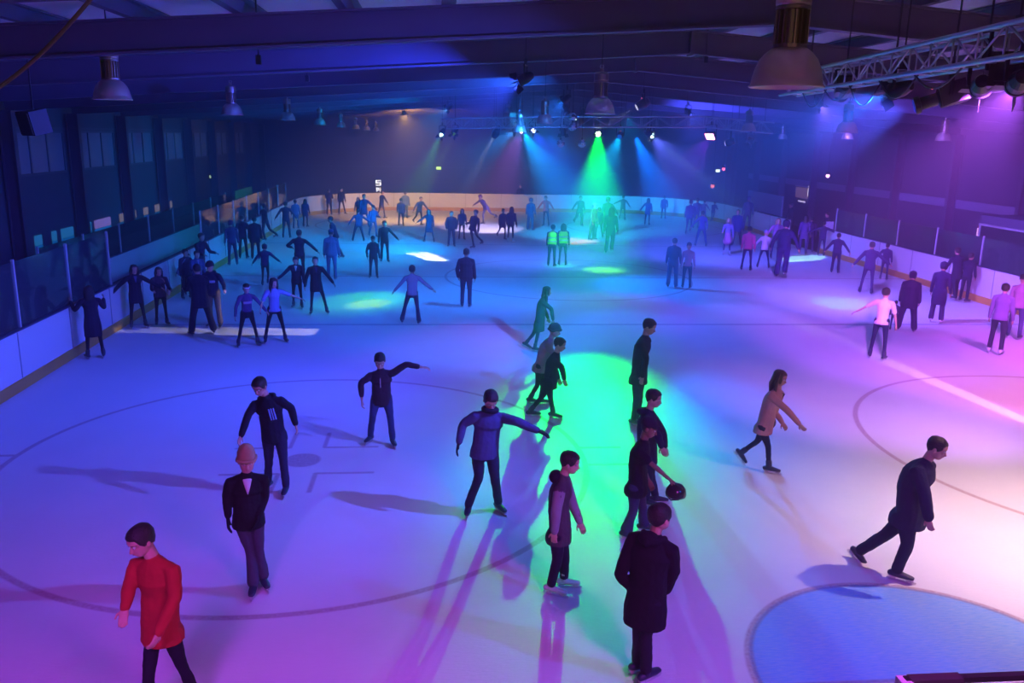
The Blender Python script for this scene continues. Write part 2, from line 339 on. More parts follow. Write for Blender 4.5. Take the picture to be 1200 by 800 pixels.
# ice sheet: rounded rectangle outline
BX0, BX1, BY0, BY1, BR = -8.1, 17.9, 2.9, 57.6, 7.0
def rink_path(inset=0.0, n=10):
    pts = []
    for cx, cyy, a0 in ((BX1 - BR, BY0 + BR, -90), (BX1 - BR, BY1 - BR, 0), (BX0 + BR, BY1 - BR, 90), (BX0 + BR, BY0 + BR, 180)):
        for k in range(n + 1):
            a = R(a0 + 90 * k / n); pts.append(Vector((cx + math.cos(a) * (BR - inset), cyy + math.sin(a) * (BR - inset), 0)))
    return pts
def ice_material():
    m = bpy.data.materials.new('scuffed_ice_with_markings'); m.use_nodes = True; nt = m.node_tree; b = nt.nodes['Principled BSDF']
    tc = nt.nodes.new('ShaderNodeNewGeometry'); sp = nt.nodes.new('ShaderNodeSeparateXYZ'); nt.links.new(tc.outputs['Position'], sp.inputs[0])
    X, Y = sp.outputs[0], sp.outputs[1]
    def mm(op, a, bb=None, clamp=False):
        n = nt.nodes.new('ShaderNodeMath'); n.operation = op; n.use_clamp = clamp
        for i, q in enumerate((a, bb)):
            if q is None: continue
            if isinstance(q, (int, float)): n.inputs[i].default_value = q
            else: nt.links.new(q, n.inputs[i])
        return n.outputs[0]
    def dist(cx, cyy):
        dx = mm('SUBTRACT', X, cx); dy = mm('SUBTRACT', Y, cyy)
        return mm('SQRT', mm('ADD', mm('MULTIPLY', dx, dx), mm('MULTIPLY', dy, dy)))
    def soft(d, w, s): return mm('MULTIPLY', mm('SUBTRACT', w + s, d), 1 / s, True)   # 1 where d<w
    def ring(cx, cyy, r, w=0.03): return soft(mm('ABSOLUTE', mm('SUBTRACT', dist(cx, cyy), r)), w, 0.03)
    def line(y, w=0.03): return soft(mm('ABSOLUTE', mm('SUBTRACT', Y, y)), w, 0.03)
    def seg(x0, x1, y0, y1):
        a = soft(mm('ABSOLUTE', mm('SUBTRACT', X, (x0 + x1) / 2)), abs(x1 - x0) / 2, 0.03)
        c = soft(mm('ABSOLUTE', mm('SUBTRACT', Y, (y0 + y1) / 2)), abs(y1 - y0) / 2, 0.03)
        return mm('MULTIPLY', a, c)
    LX, RX2, NY, FY, MX = -2.1, 12.1, 12.8, 48.2, 4.9
    red = [ring(LX, NY, 4.5), ring(RX2, NY, 4.5), ring(LX, FY, 4.5), ring(RX2, FY, 4.5), ring(MX, 30.55, 4.5), line(30.55, 0.05), line(6.8, 0.03), line(54.0, 0.03)]
    for cx, cyy in ((LX, NY), (RX2, NY), (LX, FY), (RX2, FY)):
        red.append(soft(dist(cx, cyy), 0.26, 0.05))
        for sx in (-1, 1):
            if cx == LX: red.append(seg(cx + sx * 4.5, cx + sx * 5.2, cyy + 0.35, cyy + 0.40)); cx == LX and red.append(seg(cx + sx * 4.5, cx + sx * 5.2, cyy - 0.40, cyy - 0.35))
            for sy in (-1, 1):
                red.append(seg(cx + sx * 0.28, cx + sx * 1.15, cyy + sy * 0.55 - .02, cyy + sy * 0.55 + .02))
                red.append(seg(cx + sx * 0.28 - .02, cx + sx * 0.28 + .02, cyy + sy * 0.55, cyy + sy * 1.25))
    cre = dist(MX, 6.8)
    red.append(soft(mm('ABSOLUTE', mm('SUBTRACT', cre, 1.8)), 0.03, 0.03))
    def acc(L):
        r = L[0]
        for q in L[1:]: r = mm('MAXIMUM', r, q)
        return r
    redm = acc(red); blue = acc([line(22.6, 0.06), line(39.8, 0.06)])
    half = mm('GREATER_THAN', Y, 6.8)
    creasem = mm('MULTIPLY', soft(cre, 1.78, 0.03), half)
    # scuffs and scratches
    def noise(scale, det, vec=None, dim='3D'):
        n = nt.nodes.new('ShaderNodeTexNoise'); n.inputs['Scale'].default_value = scale; n.inputs['Detail'].default_value = det
        nt.links.new(vec if vec is not None else tc.outputs['Position'], n.inputs['Vector']); return n.outputs['Fac']
    mp = nt.nodes.new('ShaderNodeMapping'); mp.inputs['Scale'].default_value = (1.0, 6.0, 1.0); mp.inputs['Rotation'].default_value = (0, 0, 0.25)
    nt.links.new(tc.outputs['Position'], mp.inputs['Vector'])
    n1 = noise(1.3, 5); n2 = noise(9, 6, mp.outputs[0]); n3 = noise(26, 4)
    base = nt.nodes.new('ShaderNodeMix'); base.data_type = 'RGBA'
    base.inputs[6].default_value = (0.70, 0.73, 0.78, 1); base.inputs[7].default_value = (0.92, 0.93, 0.95, 1)
    nt.links.new(mm('MULTIPLY', mm('ADD', n1, n2), 0.5), base.inputs[0])
    def over(prev, col, mask, k):
        mx = nt.nodes.new('ShaderNodeMix'); mx.data_type = 'RGBA'; mx.inputs[7].default_value = (*col, 1)
        nt.links.new(prev, mx.inputs[6]); nt.links.new(mm('MULTIPLY', mask, k), mx.inputs[0]); return mx.outputs[2]
    wear = mm('ADD', mm('MULTIPLY', n3, 0.9), 0.2, True)
    c = over(base.outputs[2], (0.04, 0.36, 0.85), mm('MULTIPLY', creasem, mm('ADD', mm('MULTIPLY', n2, 0.7), 0.45, True)), 0.92)
    c = over(c, (0.10, 0.08, 0.30), mm('MULTIPLY', blue, wear), 0.75)
    c = over(c, (0.28, 0.04, 0.10), mm('MULTIPLY', redm, wear), 0.75)
    nt.links.new(c, b.inputs['Base Color'])
    b.inputs['IOR'].default_value = 1.31
    nt.links.new(mm('ADD', mm('MULTIPLY', n2, 0.25), 0.38), b.inputs['Roughness'])
    bp = nt.nodes.new('ShaderNodeBump'); bp.inputs['Strength'].default_value = 0.35; bp.inputs['Distance'].default_value = 0.01
    nt.links.new(mm('ADD', n2, mm('MULTIPLY', n3, 0.6)), bp.inputs['Height']); nt.links.new(bp.outputs[0], b.inputs['Normal'])
    return m
pp = rink_path(-0.02)
ib = MB(); n = len(pp)
ib.add([Vector((p.x, p.y, 0)) for p in pp] + [Vector((p.x, p.y, -0.025)) for p in pp],
       [tuple(range(n)), tuple(reversed(range(n, 2 * n)))] + [(i, i + n, (i + 1) % n + n, (i + 1) % n) for i in range(n)])
ice = ib.build('ice_sheet', ice_material()); ice['kind'] = 'structure'

def sweep_strip(path, closed, prof):
    """sweep a closed (outward offset, z) profile along an xy path"""
    mb = MB(); n = len(path); vs = []; k = len(prof)
    for i in range(n):
        a = path[(i - 1) % n] if (closed or i > 0) else path[i]; c = path[(i + 1) % n] if (closed or i < n - 1) else path[i]
        t = (c - a).normalized(); nrm = Vector((t.y, -t.x, 0))
        for o, z in prof: vs.append(path[i] + nrm * o + Vector((0, 0, z)))
    fs = []
    for i in range(n if closed else n - 1):
        j = (i + 1) % n
        for q in range(k): fs.append((i * k + q, i * k + (q + 1) % k, j * k + (q + 1) % k, j * k + q))
    if not closed: fs.append(tuple(range(k))); fs.append(tuple(reversed(range((n - 1) * k, n * k))))
    mb.add(vs, fs); return mb
# board run: the path goes counter-clockwise starting at the near right corner; a gate gap on the right at y 38..41.6
full = rink_path(0.0, 12)
N4 = 13
right_a = full[0:N4] + [Vector((BX1, 38.0, 0))]                     # near right corner up to the gate
rest = [Vector((BX1, 41.6, 0))] + full[N4:] + [full[0].copy()]      # gate, far end, left side, near end
def boards(path, name, label):
    t = empty(name, path[0], label, 'barrier')
    sweep_strip(path, False, [(0, 0.0), (0, 1.16), (0.11, 1.16), (0.11, 0.0)]).build('panel_facing', M_BOARD, t)
    sweep_strip(path, False, [(-0.022, 0.005), (-0.022, 0.21), (-0.001, 0.23), (-0.001, 0.005)]).build('kick_plate', M_KICK, t)
    sweep_strip(path, False, [(-0.015, 1.162), (-0.015, 1.20), (0.125, 1.20), (0.125, 1.162)]).build('cap_rail', M_CAPR, t)
    L = 0; mb = None
    seams = []
    for i in range(len(path) - 1):
        a, b = path[i], path[i + 1]; d = (b - a); l = d.length
        s = 2.4 - (L % 2.4)
        while s < l:
            p = a + d * (s / l); seams.append((p, d.normalized())); s += 2.4
        L += l
    for p, d in seams: MB().bar(p + Vector((0, 0, 0.24)) - Vector((d.y, -d.x, 0)) * 0.003, p + Vector((0, 0, 1.15)) - Vector((d.y, -d.x, 0)) * 0.003, 0.02, 0.02).build('joint_strip', mat('panel_joint', (0.35, 0.35, 0.4), rough=0.5), t)
    return t, seams
b1, seams1 = boards(right_a, 'rink_boards', 'white rink boards with yellow kick plate along the right side, up to the open gate')
b2, seams2 = boards(rest, 'rink_boards', 'white rink boards with yellow kick plate round the far end and left side')

def ordw(i): return ['first', 'second', 'third', 'fourth', 'fifth', 'sixth', 'seventh', 'eighth', 'ninth', 'tenth', 'eleventh', 'twelfth', 'thirteenth', 'fourteenth', 'fifteenth', 'sixteenth', 'seventeenth', 'eighteenth', 'nineteenth', 'twentieth'][i]
def glass_screen(ps, z0, z1, label, postmat=M_ALUM, top=False):
    """one thing per run: a glass pane part per bay, a post part per joint"""
    t = empty('glass_screen', (ps[0][0], ps[0][1], z0), label, 'glass screen')
    for i in range(len(ps) - 1):
        a, b = Vector(ps[i]), Vector(ps[i + 1]); d = (b - a).normalized()
        MB().bar(a + d * 0.03 + Vector((0, 0, (z0 + z1) / 2)), b - d * 0.03 + Vector((0, 0, (z0 + z1) / 2)), 0.012, z1 - z0 - 0.01).build('glass_pane', M_GLASS, t)
    for i, p in enumerate(ps):
        p = Vector(p); MB().box(p + Vector((0, 0, (z0 + z1) / 2 + 0.02)), (0.05, 0.05, z1 - z0 + 0.04)).build('post', postmat, t)
    return t
lx = BX0 - 0.055
glass_screen([(lx, 12.2 + 2.42 * k, 0) for k in range(5)], 1.2, 2.5, 'tall clear glass on the left boards nearest the camera')
glass_screen([(lx, 30.5 + 2.5 * k, 0) for k in range(8)], 1.2, 2.25, 'clear glass with slim posts on the far left boards')
rx = BX1 + 0.055
glass_screen([(rx, 21.0 + 2.6 * k, 0) for k in range(7)], 1.2, 2.12, 'clear glass with slim posts on the right boards')
NEZ = 2.93
ne = [(1.9, BY0 - 0.055, 0), (4.3, BY0 - 0.055, 0), (6.7, BY0 - 0.055, 0), (9.1, BY0 - 0.055, 0)]
t = glass_screen(ne, 1.2, NEZ, 'near end glass with a dark top rail, at the bottom right edge')
MB().bar((ne[0][0], ne[0][1], NEZ + 0.032), (ne[3][0], ne[3][1], NEZ + 0.032), 0.03, 0.024).build('top_rail', M_BLK, t)
for i, (x, w) in enumerate(((2.03, 0.22), (3.18, 0.30))):
    MB().box((x, ne[0][1], NEZ + 0.02), (w, 0.045, 0.05)).build('bracket', mat('bracket_steel', (0.06, 0.05, 0.06), rough=0.5, metal=0.5), t)

# player box behind the left boards: white back board with a lid rail and tall dark glass
t = empty('player_box', (-9.85, 21.9, 0), 'white back board of the player box behind the left boards', 'barrier')
MB().box((-9.85, 31.6, 0.6), (0.08, 19.6, 1.2)).build('back_board', M_BOARD, t)
MB().box((-9.85, 31.6, 1.215), (0.12, 19.6, 0.03)).build('cap_rail', M_CAPR, t)
MB().box((-9.45, 31.0, 0.42), (0.34, 15.0, 0.05)).build('bench_seat', mat('bench_wood', (0.25, 0.16, 0.08), rough=0.6), t)
for k in range(6):
    MB().box((-9.45, 24.0 + 2.8 * k, 0.19), (0.28, 0.06, 0.42)).build('bench_leg', M_BLKM, t)
glass_screen([(-9.85, 21.9 + 2.8 * k, 0) for k in range(8)], 1.23, 2.1, 'glass above the white back board of the player box')

# walls
def wall_box(name, c, s, mt): return struct(MB().box(c, s).build(name, mt))
wall_box('wall_left', (XL - 0.1, (Y0 + Y1) / 2, 2.95), (0.2, Y1 - Y0, 6.2), M_WALL)
wall_box('wall_right', (XR + 0.1, (Y0 + Y1) / 2, 2.95), (0.2, Y1 - Y0, 6.2), M_WALLR)
wall_box('wall_far', ((XL + XR) / 2, Y1 + 0.1, 3.6), (XR - XL + 0.4, 0.2, 7.4), M_WALL)
wall_box('wall_near', ((XL + XR) / 2, Y0 - 0.1, 3.6), (XR - XL + 0.4, 0.2, 7.4), M_WALL)
for sx, nm in ((-1, 'ceiling'), (1, 'ceiling')):
    x1 = XL - 0.2 if sx < 0 else XR + 0.2
    z0, z1 = roof_z(RIDGE), roof_z(x1)
    mb = MB(); a, b = Y0 - 0.2, Y1 + 0.2
    mb.add([(RIDGE, a, z0), (x1, a, z1), (x1, b, z1), (RIDGE, b, z0), (RIDGE, a, z0 + .12), (x1, a, z1 + .12), (x1, b, z1 + .12), (RIDGE, b, z0 + .12)],
           [(0, 1, 2, 3), (4, 7, 6, 5), (0, 4, 5, 1), (1, 5, 6, 2), (2, 6, 7, 3), (3, 7, 4, 0)])
    struct(mb.build(nm, M_ROOF))
# dado band and dark lower panels on right wall, vertical ribs on left wall
struct(MB().box((XR - 0.04, 34, 2.58), (0.06, 50, 0.35)).build('trim_1', mat('pale_wall_band', (0.30, 0.28, 0.40), rough=0.6)))
struct(MB().box((XL + 0.03, 33, 4.98), (0.06, 56, 0.07)).build('trim_2', M_FRAME))
struct(MB().box(((XL + XR) / 2, Y1 - 0.03, 2.6), (XR - XL - 0.2, 0.05, 0.08)).build('trim_3', M_FRAME))

# portal frames and purlins
FY = [12.1 + 4.5 * k for k in range(-2, 12)]
def ibeam(mb, a, b, h, w, tk=0.03):
    a = Vector(a); b = Vector(b); d = (b - a).normalized()
    side = Vector((0, 1, 0)); nrm = d.cross(side).normalized()
    if nrm.z < 0 or (abs(nrm.z) < 0.5 and nrm.x < 0): nrm = -nrm
    mb.bar(a, b, tk, h, up=nrm); mb.bar(a + nrm * (h / 2 - tk / 2), b + nrm * (h / 2 - tk / 2), w, tk, up=nrm)
    mb.bar(a - nrm * (h / 2 - tk / 2), b - nrm * (h / 2 - tk / 2), w, tk, up=nrm)
for i, y in enumerate(FY):
    t = empty('portal_frame', (RIDGE, y, 6.6), 'dark steel portal frame under the roof, %s from the camera end' % ordw(i), 'roof beam', 'steel portal frames across the hall')
    zr = roof_z(RIDGE) - 0.42
    for sx, xe in ((-1, XL + 0.25), (1, XR - 0.25)):
        mb = MB(); ibeam(mb, (RIDGE, y, zr), (xe, y, roof_z(xe) - 0.42), 0.44, 0.2); mb.build('rafter', M_STEEL, t)
        mb = MB(); ze = roof_z(xe) - 0.62
        mb.box((xe, y, ze / 2), (0.36, 0.03, ze)); mb.box((xe - .18, y, ze / 2), (0.03, 0.2, ze)); mb.box((xe + .18, y, ze / 2), (0.03, 0.2, ze))
        mb.build('column', M_STEEL, t)
    MB().box((RIDGE, y, zr), (0.06, 0.24, 0.5)).build('ridge_plate', M_STEEL, t)
for side in (-1, 1):
    for k in range(0, 13):
        x = RIDGE + side * (0.55 + 1.37 * k)
        if x < XL + 0.3 or x > XR - 0.3: continue
        z = roof_z(x) - 0.10
        mb = MB(); mb.box((x, (Y0 + Y1) / 2, z), (0.025, Y1 - Y0, 0.18)); mb.box((x + 0.05 * side, (Y0 + Y1) / 2, z - 0.085), (0.12, Y1 - Y0, 0.02))
        mb.box((x - 0.05 * side, (Y0 + Y1) / 2, z + 0.085), (0.12, Y1 - Y0, 0.02))
        tag(mb.build('purlin', M_PURLIN), 'dark roof purlin running down the hall, %s %s of the ridge' % (ordw(k), 'left' if side < 0 else 'right'), 'roof beam', 'purlins under the roof lining')

# upper windows on the left wall (translucent sheets between the columns)
wn = 0
for i, y in enumerate(FY[3:12]):
    a, b = y + 0.45, y + 4.5 - 0.45
    wn += 1
    o = struct(MB().box((XL + 0.02, (a + b) / 2, 4.25), (0.04, b - a, 1.25)).build('window_%d' % wn, M_WIN))
    mb = MB()
    for yy in (a, (2 * a + b) / 3, (a + 2 * b) / 3, b): mb.box((XL + 0.05, yy, 4.25), (0.06, 0.07, 1.3))
    for zz in (3.62, 4.88): mb.box((XL + 0.05, (a + b) / 2, zz), (0.06, b - a, 0.07))
    mb.build('window_frame', M_FRAME, o)
# glowing panes low on the left wall, painted in for a glass reflection
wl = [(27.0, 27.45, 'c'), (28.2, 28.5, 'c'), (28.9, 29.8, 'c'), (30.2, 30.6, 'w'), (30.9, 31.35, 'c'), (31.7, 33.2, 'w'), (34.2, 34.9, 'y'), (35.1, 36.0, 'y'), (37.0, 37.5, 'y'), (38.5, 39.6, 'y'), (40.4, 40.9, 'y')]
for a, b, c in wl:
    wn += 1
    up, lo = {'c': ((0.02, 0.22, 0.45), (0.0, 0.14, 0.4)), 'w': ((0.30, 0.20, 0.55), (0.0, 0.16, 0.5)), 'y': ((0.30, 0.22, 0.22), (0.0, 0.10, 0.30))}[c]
    o = struct(MB().box((XL + 0.02, (a + b) / 2, 1.63), (0.05, b - a, 0.30)).build('window_%d' % wn, mat('lit_lounge_pane_upper_' + c, up, emit=up, estr=0.55)))  # painted glow for a reflection, though numbered with the windows
    MB().box((XL + 0.02, (a + b) / 2, 1.26), (0.05, b - a, 0.40)).build('window_sill', mat('lit_lounge_pane_lower_' + c, lo, emit=lo, estr=0.6), o)  # lower half of the same painted reflection

# left wall bits: dark loudspeaker, conduit with hanging cable
t = empty('loudspeaker', W(40, 143, 13.5), 'black box loudspeaker hanging high on the left before the windows', 'loudspeaker')
lp = Vector(t.location); Mr = Matrix.Rotation(R(-35), 3, 'Z') @ Matrix.Rotation(R(12), 3, 'X')
MB().box(lp, (0.34, 0.3, 0.36), Mr).build('cabinet', M_BLK, t)
MB().box(lp + Mr @ Vector((0, -0.16, 0)), (0.30, 0.02, 0.32), Mr).build('grille', M_BLKM, t)
MB().bar(lp, (lp.x, lp.y, roof_z(lp.x) - 0.001), 0.02).build('hanging_rod', M_WIRE, t)
# slack rope crossing top left corner
a = W(-25, 118, 5.0); b = W(112, -8, 5.0)
o = MB().tube([a.lerp(b, k / 10) - Vector((0, 0, 0.05 * math.sin(math.pi * k / 10))) for k in range(11)], 0.012, seg=8).build('rope', mat('tan_rope', (0.16, 0.13, 0.10), rough=0.8), smooth=True)
tag(o, 'tan rope slanting across the top left corner under the roof', 'rope')
# thin drop chain with a small box, hung from the roof left of centre
def drop(px, y0, y1, dist, nm, lab, extra=True):
    a = W(px, y1, dist); t = empty(nm, a, lab, 'cable')
    top = Vector((a.x, a.y, roof_z(a.x) - 0.001))
    MB().bar(a, top, 0.018).build('line', M_WIRE, t)
    if extra:
        MB().box(a, (0.07, 0.07, 0.12)).build('end_box', M_BLKM, t)
drop(303, 20, 70, 12.0, 'drop_cable', 'thin dark cable with small end box hanging from roof left of centre')
drop(360, 60, 92, 17.0, 'drop_cable', 'short cable hanging from the roof above the row of small lamps')
drop(827, 40, 70, 17.0, 'drop_cable', 'short cable hanging from the ridge right of the middle lamps')

# signs and small lit things at the far end
def sign(px, py, dist, w, h, col, s, nm, lab, frame=True):
    c = on_y(px, py, Y1 - 0.04) if dist > 60 else (on_x(px, py, XL + 0.04) if px < 600 else on_x(px, py, XR - 0.06)); t = empty(nm, c, lab, 'sign' if 'sign' in lab else 'light')
    MB().box(c, (w + 0.06, 0.08, h + 0.06)).build('housing', M_BLK, t)
    MB().box(c - Vector((0, 0.05, 0)), (w, 0.03, h)).build('lit_face', lens_mat(col, s), t)
    return t
sign(514, 197, 63.5, 0.34, 0.2, (0.6, 1.0, 0.2), 2.2, 'emergency_exit_sign', 'small yellow green lit exit sign high on the far wall, left of centre')
sign(841, 200, 62.5, 0.32, 0.2, (0.8, 1.0, 0.7), 3, 'emergency_exit_sign', 'small green white lit exit sign high on the far wall, right of centre')
sign(247, 207, 40, 0.10, 0.14, (0.7, 1.0, 0.6), 1.5, 'emergency_light', 'tiny pale green light on the dark left wall')
# white display reading over the far boards: two rows
c = W(443.5, 218, 58.5); t = empty('display_sign', c, 'small black display with white characters above the far boards', 'sign')
MB().box(c, (0.55, 0.06, 0.95)).build('housing', M_BLK, t)
MB().box((c.x, c.y, c.z / 2 - 0.25), (0.06, 0.06, c.z - 0.5)).build('stand_pole', M_BLKM, t)
mw = lens_mat((0.9, 0.95, 1.0), 1.6)
g = MB(); cx, cz, y = c.x, c.z + 0.2, c.y - 0.04
for bx, bz, w, h in ((0, .17, .34, .07), (-.14, .09, .07, .16), (0, .02, .34, .07), (.14, -.05, .07, .14), (0, -.13, .34, .07)): g.box((cx + bx, y, cz + bz), (w, 0.02, h))
g.build('character', mw, t)
g = MB(); cz = c.z - 0.25
for bx, bz, w, h in ((-.12, 0, .06, .28), (-.05, .11, .14, .06), (.02, .05, .06, .14), (-.05, -.01, .14, .06), (.12, -.02, .06, .2), (.12, .13, .06, .05)): g.box((cx + bx, y, cz + bz), (w, 0.02, h))
g.build('character', mw, t)
# lit service window and lamps past the right gate
c = on_x(941, 226, XR - 0.06); t = empty('service_hatch', c, 'dim lit hatch with white edge strip on right wall beyond the gate', 'hatch')
MB().box(c, (0.10, 1.9, 0.62)).build('back_panel', mat('hatch_interior', (0.35, 0.24, 0.22), emit=(0.30, 0.17, 0.20), estr=0.45, noise=0.6, nscale=9), t)
MB().bar(c + Vector((-0.08, -0.95, 0.38)), c + Vector((-0.08, 0.95, 0.38)), 0.06).build('frame_bar', M_ALUM, t)
mb = MB().box(on_x(948, 224, XR - 0.14), (0.05, 0.22, 0.62)); mb.build('light_strip', lens_mat((1.0, 0.85, 0.9), 1.3), t)
mb = MB().box(on_x(939.5, 236, XR - 0.14), (0.05, 0.9, 0.08)); mb.build('light_strip', lens_mat((0.9, 0.8, 1.0), 0.9), t)
sign(915, 221, 45, 0.06, 0.22, (0.9, 0.85, 1.0), 1.8, 'wall_light', 'thin upright white light left of the lit hatch')
def bulb(px, py, dist, r, col, s, lab):
    c = W(px, py, dist); t = empty('marker_lamp', c, lab, 'lamp')
    MB().ball(c, r).build('bulb', lens_mat(col, s), t, smooth=True)
    MB().lathe([(r * .7, 0), (r * 1.1, .02), (r * 1.1, .12), (r * .4, .16)], c + Vector((0, 0, r * .7)), seg=12).build('housing', M_BLK, t)
    MB().bar(c + Vector((0, 0, r + .1)), (c.x, c.y, roof_z(c.x) - .001), 0.015).build('hanging_line', M_WIRE, t)
bulb(970, 206, 40, 0.085, (1.0, 0.45, 0.85), 5, 'small bright pink lamp above the right gate')
bulb(848, 198, 52, 0.10, (1.0, 0.12, 0.25), 4, 'small red lamp right of the green white exit sign')  # red reflection built as a glowing ball
bulb(835, 218, 52, 0.12, (1.0, 0.2, 0.2), 1.6, 'dim red lamp low over the far right boards')  # another red reflection put in as a glowing ball
# right side kiosk with red drinks machine behind the glass
t = empty('kiosk', (19.9, 27.5, 0), 'glass fronted kiosk with pale frame and brown counter behind right boards', 'kiosk')
MB().box((20.6, 25.2, 0.5), (1.2, 7.5, 1.0)).build('counter_base', mat('kiosk_base', (0.10, 0.07, 0.08), rough=0.6), t)
MB().box((20.35, 25.2, 1.03), (1.7, 7.5, 0.07)).build('counter_top', mat('kiosk_counter', (0.45, 0.26, 0.16), rough=0.45), t)
MB().box((19.6, 25.2, 1.65), (0.012, 7.4, 1.17)).build('glass_front', M_GLASS, t)
MB().box((19.6, 25.2, 2.28), (0.07, 7.5, 0.07)).build('head_rail', M_ALUM, t)
for yy in (21.5, 24.2, 28.9): MB().box((19.6, yy, 1.65), (0.06, 0.06, 1.2)).build('upright', M_ALUM, t)
MB().box((20.4, 25.2, 2.47), (1.6, 7.5, 0.3)).build('fascia', mat('kiosk_fascia', (0.12, 0.12, 0.2), rough=0.6), t)
c = on_x(1156, 289, 20.1)
t = empty('drinks_machine', (c.x, c.y, 1.07), 'red lit upright drinks machine on the kiosk counter', 'drinks machine')
MB().box((c.x, c.y, 1.07 + 0.55), (0.5, 0.6, 1.1)).build('cabinet', mat('machine_red', (0.5, 0.02, 0.04), rough=0.4), t)
mb = MB(); 
MB().box((c.x - 0.26, c.y - 0.05, 1.85), (0.03, 0.42, 0.5)).build('lit_panel', lens_mat((1.0, 0.03, 0.10), 1.0), t)
MB().box((c.x - 0.26, c.y - 0.05, 1.35), (0.03, 0.42, 0.36)).build('shelf_panel', mat('machine_shelf', (0.6, 0.35, 0.25), emit=(0.6, 0.22, 0.2), estr=0.25, noise=0.7, nscale=20), t)
MB().box((c.x - 0.27, c.y + 0.24, 1.6), (0.03, 0.05, 1.0)).build('light_strip', lens_mat((0.9, 0.6, 0.6), 0.7), t)
# blue banner panel beyond the far right corner, and tall dark curtain by the gate
o = MB().box((20.2, 50.8, 1.15), (0.1, 5.5, 1.5)).build('screen_panel', mat('pale_screen_panel', (0.35, 0.5, 0.7), rough=0.5)); tag(o, 'pale blue lit screen panel behind the far right boards', 'panel')
o = MB().box((BX1 + 0.35, 37.9, 0.75), (0.45, 0.05, 1.4)).build('gate_panel', M_BOARD); tag(o, 'white end panel of the open gate in the right boards', 'gate')
# yellowish netted pane behind far left boards
o = MB().box((-9.0, 41.5, 1.75), (0.03, 3.6, 1.2)).build('yellow_screen', mat('mottled_yellow_panel', (0.30, 0.32, 0.10), rough=0.6, noise=0.7, nscale=2.5)); tag(o, 'mottled yellow green screen panel behind the far left boards', 'panel')
MB().box((-9.0, 41.5, 0.575), (0.05, 3.6, 1.15)).build('base_panel', M_FRAME, o)

# ------------------------------------------------------------------ high bay lamps
def high_bay(px, py, dist, wpx, label, scale=None):
    """px,py: centre of the rim"""
    s = wpx * dist / FPX / 0.5
    c = W(px, py, dist); t = empty('high_bay_lamp', c, label, 'ceiling lamp', 'high bay lamps hanging in rows')
    prof = [(0.250, 0.0), (0.258, 0.004), (0.258, 0.012), (0.246, 0.02), (0.238, 0.07), (0.222, 0.13), (0.195, 0.19), (0.155, 0.235), (0.118, 0.262), (0.112, 0.262), (0.150, 0.228), (0.190, 0.183), (0.216, 0.125), (0.232, 0.066), (0.244, 0.0)]
    mb = MB(); seg = 40 if wpx > 30 else 24
    vs = []; n_ = len(prof)
    for r, h in prof:
        for k in range(seg):
            a = 2 * math.pi * k / seg; vs.append(c + Vector((math.cos(a) * r, math.sin(a) * r, h)) * s)
    fs = [(i * seg + k, i * seg + (k + 1) % seg, ((i + 1) % n_) * seg + (k + 1) % seg, ((i + 1) % n_) * seg + k) for i in range(n_) for k in range(seg)]
    mb.add(vs, fs); mb.build('lamp_shade', M_SHADE, t, smooth=True)
    MB().lathe([(0.02 * s, 0), (0.045 * s, 0.02 * s), (0.045 * s, 0.12 * s), (0.02 * s, 0.17 * s)], c + Vector((0, 0, 0.08 * s)), seg=16).build('bulb', mat('unlit_bulb', (0.5, 0.5, 0.52), rough=0.3), t, smooth=True)
    h0 = 0.258 * s
    MB().lathe([(0.115 * s, 0), (0.115 * s, 0.03 * s), (0.085 * s, 0.035 * s), (0.085 * s, 0.25 * s), (0.118 * s, 0.255 * s), (0.118 * s, 0.275 * s), (0.10 * s, 0.28 * s)], c + Vector((0, 0, h0)), seg=24).build('gear_housing', M_FIN, t)
    mb = MB(); nf = 18
    for k in range(nf):
        a = 2 * math.pi * k / nf; d = Vector((math.cos(a), math.sin(a), 0))
        mb.box(c + d * 0.10 * s + Vector((0, 0, h0 + 0.14 * s)), (0.034 * s, 0.007 * s, 0.22 * s), Matrix.Rotation(a, 3, 'Z'))
    mb.build('cooling_fins', M_FIN, t)
    MB().lathe([(0.115 * s, 0), (0.12 * s, 0.01 * s), (0.12 * s, 0.10 * s), (0.10 * s, 0.13 * s), (0.04 * s, 0.14 * s), (0.035 * s, 0.19 * s)], c + Vector((0, 0, h0 + 0.28 * s)), seg=24).build('top_cap', M_SHADE if wpx > 60 else M_FIN, t, smooth=False)
    zt = h0 + 0.47 * s
    pts = [c + Vector((0.03 * s * math.sin(a), 0, zt + 0.03 * s - 0.03 * s * math.cos(a))) for a in [2 * math.pi * k / 12 for k in range(13)]]
    MB().tube(pts, 0.006 * s, lat=(0, 1, 0), seg=6, cap=False).build('hook', M_ALU, t, smooth=True)
    MB().bar(c + Vector((0, 0, zt + 0.05 * s)), (c.x, c.y, roof_z(c.x) - 0.001), 0.014).build('cable', M_WIRE, t)
LB = 'silver high bay lamp with ribbed housing, '
high_bay(921, 103, 6.2, 80, LB + 'the very large one at top right')
high_bay(703, 134, 13.2, 34, LB + 'larger one left of the green beam top')
high_bay(638, 145, 19.9, 19, LB + 'hanging just right of the far centre truss end')
high_bay(609, 155, 25.9, 15, LB + 'small one among the far stage lights')
high_bay(590, 158, 33, 10, LB + 'tiny one behind the far truss, left part')
high_bay(132, 117, 12.1, 41, LB + 'the largest on the left side')
